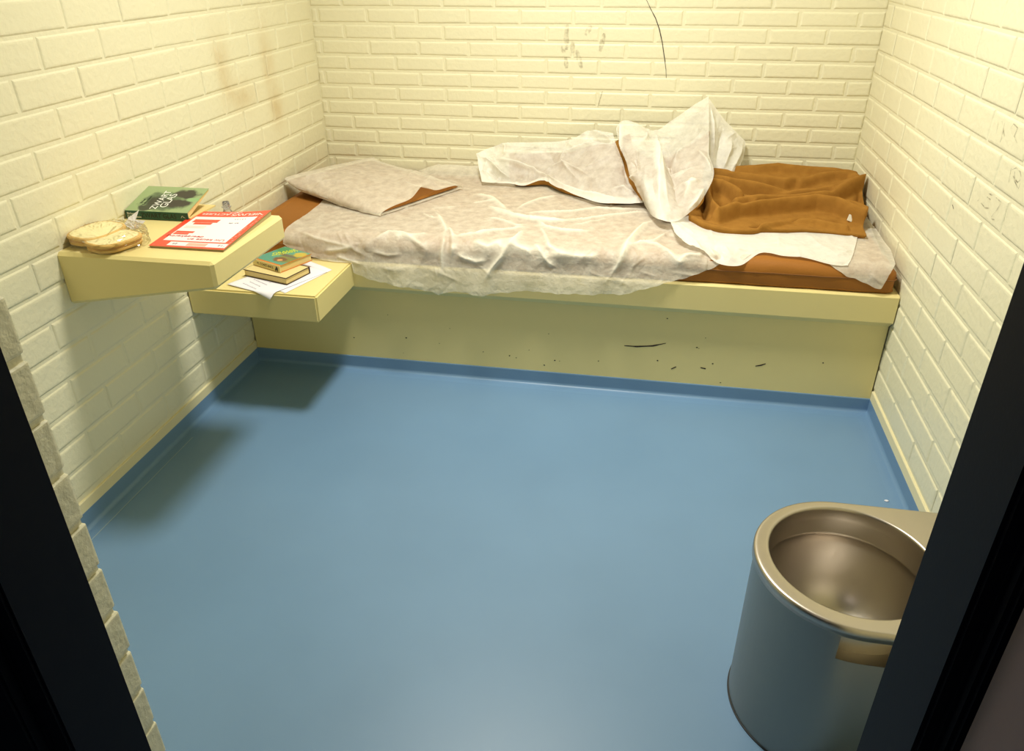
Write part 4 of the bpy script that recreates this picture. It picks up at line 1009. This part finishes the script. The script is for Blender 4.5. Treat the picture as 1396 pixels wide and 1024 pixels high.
# ------------------------------------------------------------------ red magazine
def magazine():
    a, b, c, d = Vector((.222, -1.738, 0)), Vector((.441, -1.736, 0)), Vector((.421, -1.412, 0)), Vector((.186, -1.430, 0))
    z = .779
    root = empty('magazine', (.32, -1.58, z), 'red and white magazine lying upside down on the table corner', 'magazine')
    red = simple('glossy_red_print', srgb(238, 70, 46), .35)
    wht = simple('glossy_white_print', srgb(245, 240, 240), .35)
    def pt(u, v, h=0):
        p = (a*(1-u)+b*u)*(1-v)+(d*(1-u)+c*u)*v
        hh = .0065+.010*u**3*(v**1.0)+.006*max(0, v-.75)*u*4*0+h
        # front right corner sags over the pages
        return (p.x, p.y, z+hh)
    def sheet(u0, u1, v0, v1, h, n=24, m=24):
        V = [pt(u0+(u1-u0)*i/n, v0+(v1-v0)*j/m, h) for j in range(m+1) for i in range(n+1)]
        return V, [(j*(n+1)+i, j*(n+1)+i+1, (j+1)*(n+1)+i+1, (j+1)*(n+1)+i) for j in range(m) for i in range(n)]
    def quad(name, u0, u1, v0, v1, h, mat, n=24, m=24): return part(name, pmesh(*sheet(u0, u1, v0, v1, h, n, m)), mat, root, True)
    # inner pages: a thin solid block under the cover
    V1, F1 = sheet(.012, .992, .006, .992, -.0008); V2 = [(x, y, z+.0006) for x, y, _ in V1]; n = 25
    F = list(F1)+[tuple(i+len(V1) for i in q[::-1]) for q in F1]
    rim = [i for i in range(n)]+[j*n+n-1 for j in range(1, n)]+[(n-1)*n+i for i in range(n-2, -1, -1)]+[j*n for j in range(n-2, 0, -1)]
    o = len(V1)
    for p, q in zip(rim, rim[1:]+rim[:1]): F.append((p, p+o, q+o, q))
    part('pages', pmesh(V1+V2, F), M['newsprint'], root)
    quad('cover', 0, 1, 0, 1, 0, red)
    quad('white_panel', .085, .915, .155, .83, .0003, wht)
    quad('footer_panel', .215, .985, .035, .128, .0003, wht)
    # printed red shapes
    for (u0, u1, v0, v1) in ((.13, .47, .66, .75), (.18, .42, .60, .655), (.10, .34, .36, .41), (.10, .30, .315, .355)):
        quad('printed_bar', u0, u1, v0, v1, .0005, red, 6, 6)
    quad('printed_photo', .46, .72, .045, .115, .0005, M['ink_pink'], 6, 6)
    for v in (.50, .54): quad('printed_bar', .12, .40, v, v+.012, .0005, M['ink_pink'], 6, 2)
    # lettering, upside down for the viewer
    def lay(me, u, v, h=.0007):
        ex = Vector(pt(u-.02, v))-Vector(pt(u+.02, v)); ey = Vector(pt(u, v-.02))-Vector(pt(u, v+.02))
        return me, frame_mx(Vector(pt(u, v, h)), ex, ey)
    t = join_meshes([lay(text_mesh('Uw keuze en', .021), .62, .205), lay(text_mesh('de', .021), .50, .27), lay(text_mesh('verzekering', .021), .27, .27)])
    part('headline_lettering', t, M['ink_red'], root)
    t = join_meshes([lay(text_mesh('ACTUEEL', .022), .30, .915), lay(text_mesh('NIEUWS', .028), .74, .905), lay(text_mesh('uitgave', .014), .55, .955)])
    part('masthead_lettering', t, M['ink_white'], root)
    for s_, z_, u_, v_ in (('en de', .014, .70, .65), ('a b c d e', .010, .72, .76), ('12', .016, .90, .085), ('24', .014, .30, .08)):
        part('caption_lettering', join_meshes([lay(text_mesh(s_, z_), u_, v_)]), M['ink_grey'], root)
    V, F = [], []
    for k in range(18):      # pale dashes of print along the right edge
        u, v = .95+random.uniform(-.02, .03), .06+k*.048
        bq = len(V); du, dv = .012, .012
        V += [pt(u-du, v-dv, .0005), pt(u+du*.2, v-dv, .0005), pt(min(1, u+du), v+dv, .0005), pt(u-du*.2, v+dv, .0005)]; F.append((bq, bq+1, bq+2, bq+3))
    part('printed_pattern', pmesh(V, F), M['ink_pink'], root)
magazine()

# ------------------------------------------------------------------ wrapped sandwich
def sandwich():
    z = .779
    root = empty('wrapped_sandwich', (.092, -1.722, z), 'white bread sandwich wrapped in clear plastic film at the left end of the table', 'sandwich')
    crumb = simple('white_bread_crumb', srgb(252, 238, 184), .9, bump=.5, bscale=260, var=.06, vscale=60)
    crust = simple('bread_crust', srgb(226, 186, 110), .8, bump=.4, bscale=150, var=.15, vscale=50)
    fill = simple('pale_filling', srgb(224, 176, 110), .6, bump=.4, bscale=120)
    def slice_bm(rx, ry, th, pinch, seed):
        rg = random.Random(seed); n = 48; bm = bmesh.new(); R_ = []
        for k in range(n):
            a = k/n*2*PI; c, s = math.cos(a), math.sin(a)
            e = 3.0; q = (abs(c)**e+abs(s)**e)**(-1/e)
            q *= 1-pinch*math.exp(-((a-PI/2)/.5)**2)+.012*math.sin(3*a+seed)
            R_.append((q*c*rx, q*s*ry))
        sec = [(.93, 0), (.985, .12), (1, .35), (1, .65), (.985, .88), (.955, 1)]
        rings = [[bm.verts.new((x*f, y*f, h*th)) for x, y in R_] for f, h in sec]
        rings.append([bm.verts.new((x*.90, y*.90, th*1.01)) for x, y in R_])
        for A, B in zip(rings[:-1], rings[1:]):
            for k in range(n):
                f = bm.faces.new((A[k], A[(k+1) % n], B[(k+1) % n], B[k])); f.material_index = 1; f.smooth = True
        bm.faces.new(rings[0][::-1]).material_index = 0
        t = bm.verts.new((0, 0, th*1.03)); 
        for k in range(n): f = bm.faces.new((rings[-1][k], rings[-1][(k+1) % n], t)); f.material_index = 0; f.smooth = True
        return bm
    def put(name, bm, mats, loc, rz, tx=0, ty=0):
        o = obj(name, bm, mats, root); o.location = loc; o.rotation_euler = (tx, ty, rz); return o
    ang = math.radians(-22)
    aL, aR = math.radians(-10), math.radians(-20)
    for (x, y, a, s, rx, ry, lift) in ((-.036, .010, aL, 1, .054, .076, .006), (.036, -.024, aR, 11, .058, .068, 0)):
        put('bread_slice', slice_bm(rx*.96, ry*.96, .0105, .05, s), (crumb, crust), (x, y, .003+lift), a)
        put('filling', slice_bm(rx*.95, ry*.95, .0035, .05, s+1), (fill, fill), (x, y, .0135+lift), a)
        put('bread_slice', slice_bm(rx, ry, .011, .05, s+2), (crumb, crust), (x, y, .0168+lift), a+.03, 0, .05 if lift else 0)
    # clear film: loose wrinkled skin
    m, n, l, b = new_mat('clear_plastic_film'); n.remove(b)
    tr = n.new('ShaderNodeBsdfTransparent'); gl = n.new('ShaderNodeBsdfGlossy'); gl.inputs['Roughness'].default_value = .08
    fr = n.new('ShaderNodeFresnel'); fr.inputs['IOR'].default_value = 1.45
    mp = n.new('ShaderNodeMath'); mp.operation = 'MULTIPLY_ADD'; mp.inputs[1].default_value = .75; mp.inputs[2].default_value = .01
    ms = n.new('ShaderNodeMixShader'); l.new(fr.outputs[0], mp.inputs[0]); l.new(mp.outputs[0], ms.inputs[0]); l.new(tr.outputs[0], ms.inputs[1]); l.new(gl.outputs[0], ms.inputs[2])
    l.new(ms.outputs[0], n['Material Output'].inputs['Surface'])
    nu, nv = 80, 22; V = []; rg = np.random.RandomState(3)
    for j in range(nv):
        f = j/(nv-1)
        for k in range(nu):
            a = k/nu*2*PI; c, s = math.cos(a), math.sin(a); q = (abs(c)**2.3+abs(s)**2.3)**(-1/2.3)
            rx, ry = .102*q, .088*q
            if f < .55: rr = 1.02-.0*f; h = .0015+.034*(f/.55)
            else: rr = 1.02*(1-((f-.55)/.45)**1.6*.55); h = .0355+.003*math.sin(PI*(f-.55)/.45)
            x, y = rx*c*rr*(1 if f > .2 else 1+.10*(.2-f)), ry*s*rr*(1 if f > .2 else 1+.1*(.2-f))
            X = x*math.cos(ang)-y*math.sin(ang); Y = x*math.sin(ang)+y*math.cos(ang)
            V.append((X+.004, Y, h))
    V = np.array(V); V += rg.normal(size=V.shape)*np.array((.0013, .0013, .0009)); V[:, 2] = np.maximum(V[:, 2], .0008); V[:, 0] = np.maximum(V[:, 0], -.086)
    F = [(j*nu+k, j*nu+(k+1) % nu, (j+1)*nu+(k+1) % nu, (j+1)*nu+k) for j in range(nv-1) for k in range(nu)]+[tuple((nv-1)*nu+k for k in range(nu))]
    obj('plastic_wrap', pmesh(V, F), m, root, False)
sandwich()

# torn white scrap behind the sandwich
def scrap():
    z = .7796; px = .078; py = -1.585
    V = [(-.042, .004, .000), (-.030, .022, .020), (-.012, .020, .030), (.012, .020, .046), (.004, .004, .020), (.042, -.004, .022), (.022, -.018, .002), (.000, -.020, .000), (-.020, -.010, .006), (-.006, .004, .018)]
    F = [(0, 8, 9, 1), (1, 9, 2), (2, 9, 4, 3), (9, 8, 7), (9, 7, 6, 4), (4, 6, 5)]
    bm = bmesh.new(); bm.from_mesh(pmesh(V, F)); bmesh.ops.subdivide_edges(bm, edges=list(bm.edges), cuts=3, use_grid_fill=True)
    for v in bm.verts: v.co += Vector((random.uniform(-.001, .001), random.uniform(-.001, .001), abs(random.uniform(0, .001))))
    bmesh.ops.recalc_face_normals(bm, faces=bm.faces)
    o = obj('paper_scrap', bm, M['paper']); o.location = (px, py, z)
    s = o.modifiers.new('s', 'SOLIDIFY'); s.thickness = .0005
    tag(o, 'small torn white paper scrap between the sandwich and the green book', 'paper')
scrap()

# ------------------------------------------------------------------ bottle behind the table
def bottle():
    x, y, z = .050, -1.045, ZT+.001
    root = empty('plastic_bottle', (x, y, z), 'clear plastic bottle without cap, only its neck showing behind the table', 'bottle')
    m, n, l, b = new_mat('clear_plastic'); b.inputs['Base Color'].default_value = (.80, .80, .88, 1); b.inputs['Roughness'].default_value = .08
    b.inputs['Transmission Weight'].default_value = .92; b.inputs['IOR'].default_value = 1.3
    pr = [(.002, .002), (.026, .0), (.031, .004), (.032, .02), (.0305, .05), (.032, .08), (.0305, .10), (.032, .13), (.031, .15), (.026, .17), (.018, .187), (.0125, .198), (.0125, .206), (.0165, .207), (.0165, .2095), (.0125, .2105), (.0125, .213), (.0138, .2138), (.0138, .2155), (.0125, .2162), (.0125, .218), (.0138, .2188), (.0138, .2205), (.0125, .2212), (.0122, .2265), (.0105, .2265), (.0105, .200)]
    k_ = 40; V = []; 
    for rr, h in pr: V += [(rr*math.cos(k/k_*2*PI), rr*math.sin(k/k_*2*PI), h) for k in range(k_)]
    F = [(j*k_+k, j*k_+(k+1) % k_, (j+1)*k_+(k+1) % k_, (j+1)*k_+k) for j in range(len(pr)-1) for k in range(k_)]+[tuple(range(k_))[::-1]]
    body = [i for i, p in enumerate(pr) if p[1] <= .1981]; nb = len(body)
    obj('bottle_body', pmesh(V[:nb*k_], [f for f in F if max(f) < nb*k_]), m, root, True)
    obj('screw_neck', pmesh(V[(nb-1)*k_:], [tuple(i-(nb-1)*k_ for i in f) for f in F if min(f) >= (nb-1)*k_]), m, root, True)
bottle()

def crumb():
    bm = bmesh.new(); bmesh.ops.create_icosphere(bm, subdivisions=2, radius=.0055)
    for v in bm.verts: v.co = Vector((v.co.x*1.2, v.co.y*.8, max(v.co.z*.5, -.0012)))*random.uniform(.8, 1.2)
    o = obj('crumb', bm, M['paper'], None, True); o.location = (2.330, -1.470, .0014)
    tag(o, 'tiny white crumb on the blue floor by the right wall, beyond the toilet', 'crumb')
crumb()

# ------------------------------------------------------------------ papers and books on the seat
def paper_sheet(name, pts_uv, n, label, seed, zb):
    """quad sheet, corners given, bending down where it passes the seat's front edge"""
    a, b, c, d = [Vector(p) for p in pts_uv]; V = []; rg = random.Random(seed); m_ = n
    ph = rg.uniform(0, 6)
    for j in range(m_+1):
        for i in range(n+1):
            u, v = i/n, j/m_; p = (a*(1-u)+b*u)*(1-v)+(d*(1-u)+c*u)*v
            z = zb+.0007*(1+math.sin(u*5+ph)*math.sin(v*4+ph))
            over = -1.302-p.y
            if over > 0: z -= over*.9
            V.append((p.x, p.y, z))
    F = [(j*(n+1)+i, j*(n+1)+i+1, (j+1)*(n+1)+i+1, (j+1)*(n+1)+i) for j in range(m_) for i in range(n)]
    o = obj(name, pmesh(V, F), M['paper'], None, True)
    s = o.modifiers.new('s', 'SOLIDIFY'); s.thickness = .0003; s.offset = 1
    tag(o, label, 'paper', None); return o
p1 = paper_sheet('paper_sheet', [(.128, -1.262), (.314, -1.322), (.425, -1.09), (.245, -1.0)], 28, 'uppermost white paper sheet under the stacked books, its corner bent over the seat front', 3, ZT+.0030)
p2 = paper_sheet('paper_sheet', [(.245, -1.225), (.358, -1.296), (.432, -1.065), (.318, -.995)], 28, 'white paper sheet showing to the right, below the other sheet on the seat', 8, ZT+.0008)
# faint print on the upper sheet
t = []
for k in range(4):
    me = text_mesh('aan de heer en mevrouw' if k % 2 == 0 else 'betreft uw aanvraag', .008)
    o_ = Vector((.215+k*.010, -1.265+k*.020, ZT+.0056)); ax = Vector((.183, -.107, 0)).normalized(); ay = Vector((.107, .263, 0)).normalized()
    t.append((me, frame_mx(o_, ax, ay)))
lt = obj('printed_lines', join_meshes(t), simple('pale_print', srgb(205, 202, 212), .8), p1)

def hardback(name, loc, rz, L, w, th, cover, label, page=None, spine_rect=True, group=None):
    """closed book: length L along x, width w along y, spine on the low-y side when spine_rect"""
    root = empty(name, loc, label, 'book', group); root.rotation_euler = (0, 0, rz)
    ct = .0022
    obj('back_cover', box_bm(0, L, 0, w, 0, ct, .0006, 1), cover, root)
    fc = obj('front_cover', box_bm(0, L, 0, w, th-ct, th, .0006, 1), cover, root)
    obj('pages', box_bm(.003, L-.003, .003, w-.003, ct, th-ct), M['pages'], root)
    return root, fc
# lower book: dark edged boards, cream cover
z0 = ZT+.0050
black_board = simple('dark_book_board', srgb(52, 26, 16), .5)
cream_face = simple('cream_book_face', srgb(228, 210, 150), .6)
rz = math.radians(-16.5)
lo, fc = hardback('hardback_book', (.150, -1.180, z0), rz, .196, .122, .024, black_board, 'dark edged hardback with plain cream cover, lower of two books on the seat')
obj('cover_panel', box_bm(.003, .193, .003, .119, .0238, .0244), cream_face, lo)
obj('spine', box_bm(0, .196, .1205, .124, 0, .024, .001, 1), black_board, lo)
# upper book: orange edged paperback with a painted cover
z1 = z0+.0246
rz = math.radians(-24)
orange = simple('orange_cover_edge', srgb(206, 122, 40), .45)
up, fc = hardback('pocket_book', (.168, -1.135, z1), rz, .142, .148, .026, orange, 'pocket book with teal painted cover and cream spine, upper book on the seat')
art = paint_blobs('teal_painted_cover', srgb(70, 150, 132), [(.110, .065, .05, .045, srgb(120, 122, 60)), (.118, .118, .03, .026, srgb(196, 172, 60)), (.092, .045, .034, .022, srgb(112, 74, 44)), (.098, .040, .013, .011, srgb(210, 150, 90)), (.085, .085, .05, .010, srgb(96, 92, 76)), (.03, .12, .04, .03, srgb(52, 140, 92))], .3, 40, .25)
obj('cover_picture', box_bm(.002, .1405, .009, .1465, .0258, .0263), art, up)
obj('spine', box_bm(-.0005, .1425, -.0012, .0035, .0016, .0255, .0008, 1), cream_face, up)
fx = Matrix.Rotation(PI/2, 4, 'X')
obj('spine_lettering', join_meshes([(text_mesh('M. CONSTANCE', .013, squeeze=.9), Matrix.Translation((.066, -.0014, .0130)) @ fx)]), M['ink_black'], up)
# small black emblem at the foot of the spine
bear = [(.118, .004), (.123, .004), (.124, .008), (.127, .008), (.128, .004), (.132, .004), (.132, .011), (.134, .013), (.133, .016), (.130, .016), (.131, .019), (.128, .022), (.124, .021), (.125, .017), (.120, .015), (.121, .012), (.117, .010)]
obj('publisher_emblem', prism_bm(bear, -.0017, -.0012, 'y'), M['ink_black'], up)
rotz = Matrix.Rotation(0, 4, 'Z')
obj('title_lettering', join_meshes([(text_mesh('ORANJE', .026, squeeze=.9), Matrix.Translation((.046, .105, .0265)) @ Matrix.Rotation(math.radians(64), 4, 'Z')), (text_mesh('COURANT', .020), Matrix.Translation((.060, .098, .0265)) @ Matrix.Rotation(math.radians(64), 4, 'Z'))]), M['ink_yellow'], up)

# ------------------------------------------------------------------ light and camera
def lamp():
    L = bpy.data.lights.new('ceiling_lamp', 'AREA'); L.shape = 'DISK'; L.size = .38; L.spread = math.radians(150); L.energy = 40; L.color = (.99, .97, .875)
    o = bpy.data.objects.new('ceiling_lamp', L); COL.objects.link(o); o.location = (1.07, -1.36, ZC-.075); o.rotation_euler = Vector((.20, .12, -1)).to_track_quat('-Z', 'Y').to_euler()
    root = empty('ceiling_light', (1.07, -1.36, ZC), 'round white ceiling lamp in the middle of the cell', 'lamp')
    k_ = 48; V = []
    for rr, h in ((.16, 0), (.165, -.014), (.145, -.016), (.142, -.006), (.0, -.006)): V += [(rr*math.cos(k/k_*2*PI), rr*math.sin(k/k_*2*PI), h) for k in range(k_)]
    F = [(j*k_+k, j*k_+(k+1) % k_, (j+1)*k_+(k+1) % k_, (j+1)*k_+k) for j in range(4) for k in range(k_)]
    obj('housing', pmesh(V, F), M['ceiling'], root)
lamp()
Lc = bpy.data.lights.new('corridor_fill_light', 'AREA'); Lc.shape = 'DISK'; Lc.size = .3; Lc.energy = 3; Lc.color = (1, .9, .82)  # added fill light to brighten the door leaf, not an actual corridor fixture
oc = bpy.data.objects.new('corridor_fill_light', Lc); COL.objects.link(oc); oc.location = (.35, -4.2, 2.66)
w = bpy.data.worlds.new('dim_corridor'); S.world = w; w.use_nodes = True
w.node_tree.nodes['Background'].inputs[0].default_value = (.05, .05, .06, 1); w.node_tree.nodes['Background'].inputs[1].default_value = .3

cam = bpy.data.cameras.new('camera'); co = bpy.data.objects.new('camera', cam); COL.objects.link(co)
R = Matrix([(0.983421,-0.084226,0.160590),(0.181272,0.480221,-0.858212),(-0.004835,0.873094,0.487527)])
co.matrix_world = Matrix.Translation((1.544,-3.484,1.472)) @ R.to_4x4()
cam.sensor_fit = 'HORIZONTAL'; cam.sensor_width = 36; cam.lens = 26.6795; cam.clip_start = .02
S.camera = co
S.view_settings.view_transform = 'Standard'; S.view_settings.look = 'None'; S.view_settings.gamma = 1; S.view_settings.use_curve_mapping = False
S.view_settings.exposure = 0.0
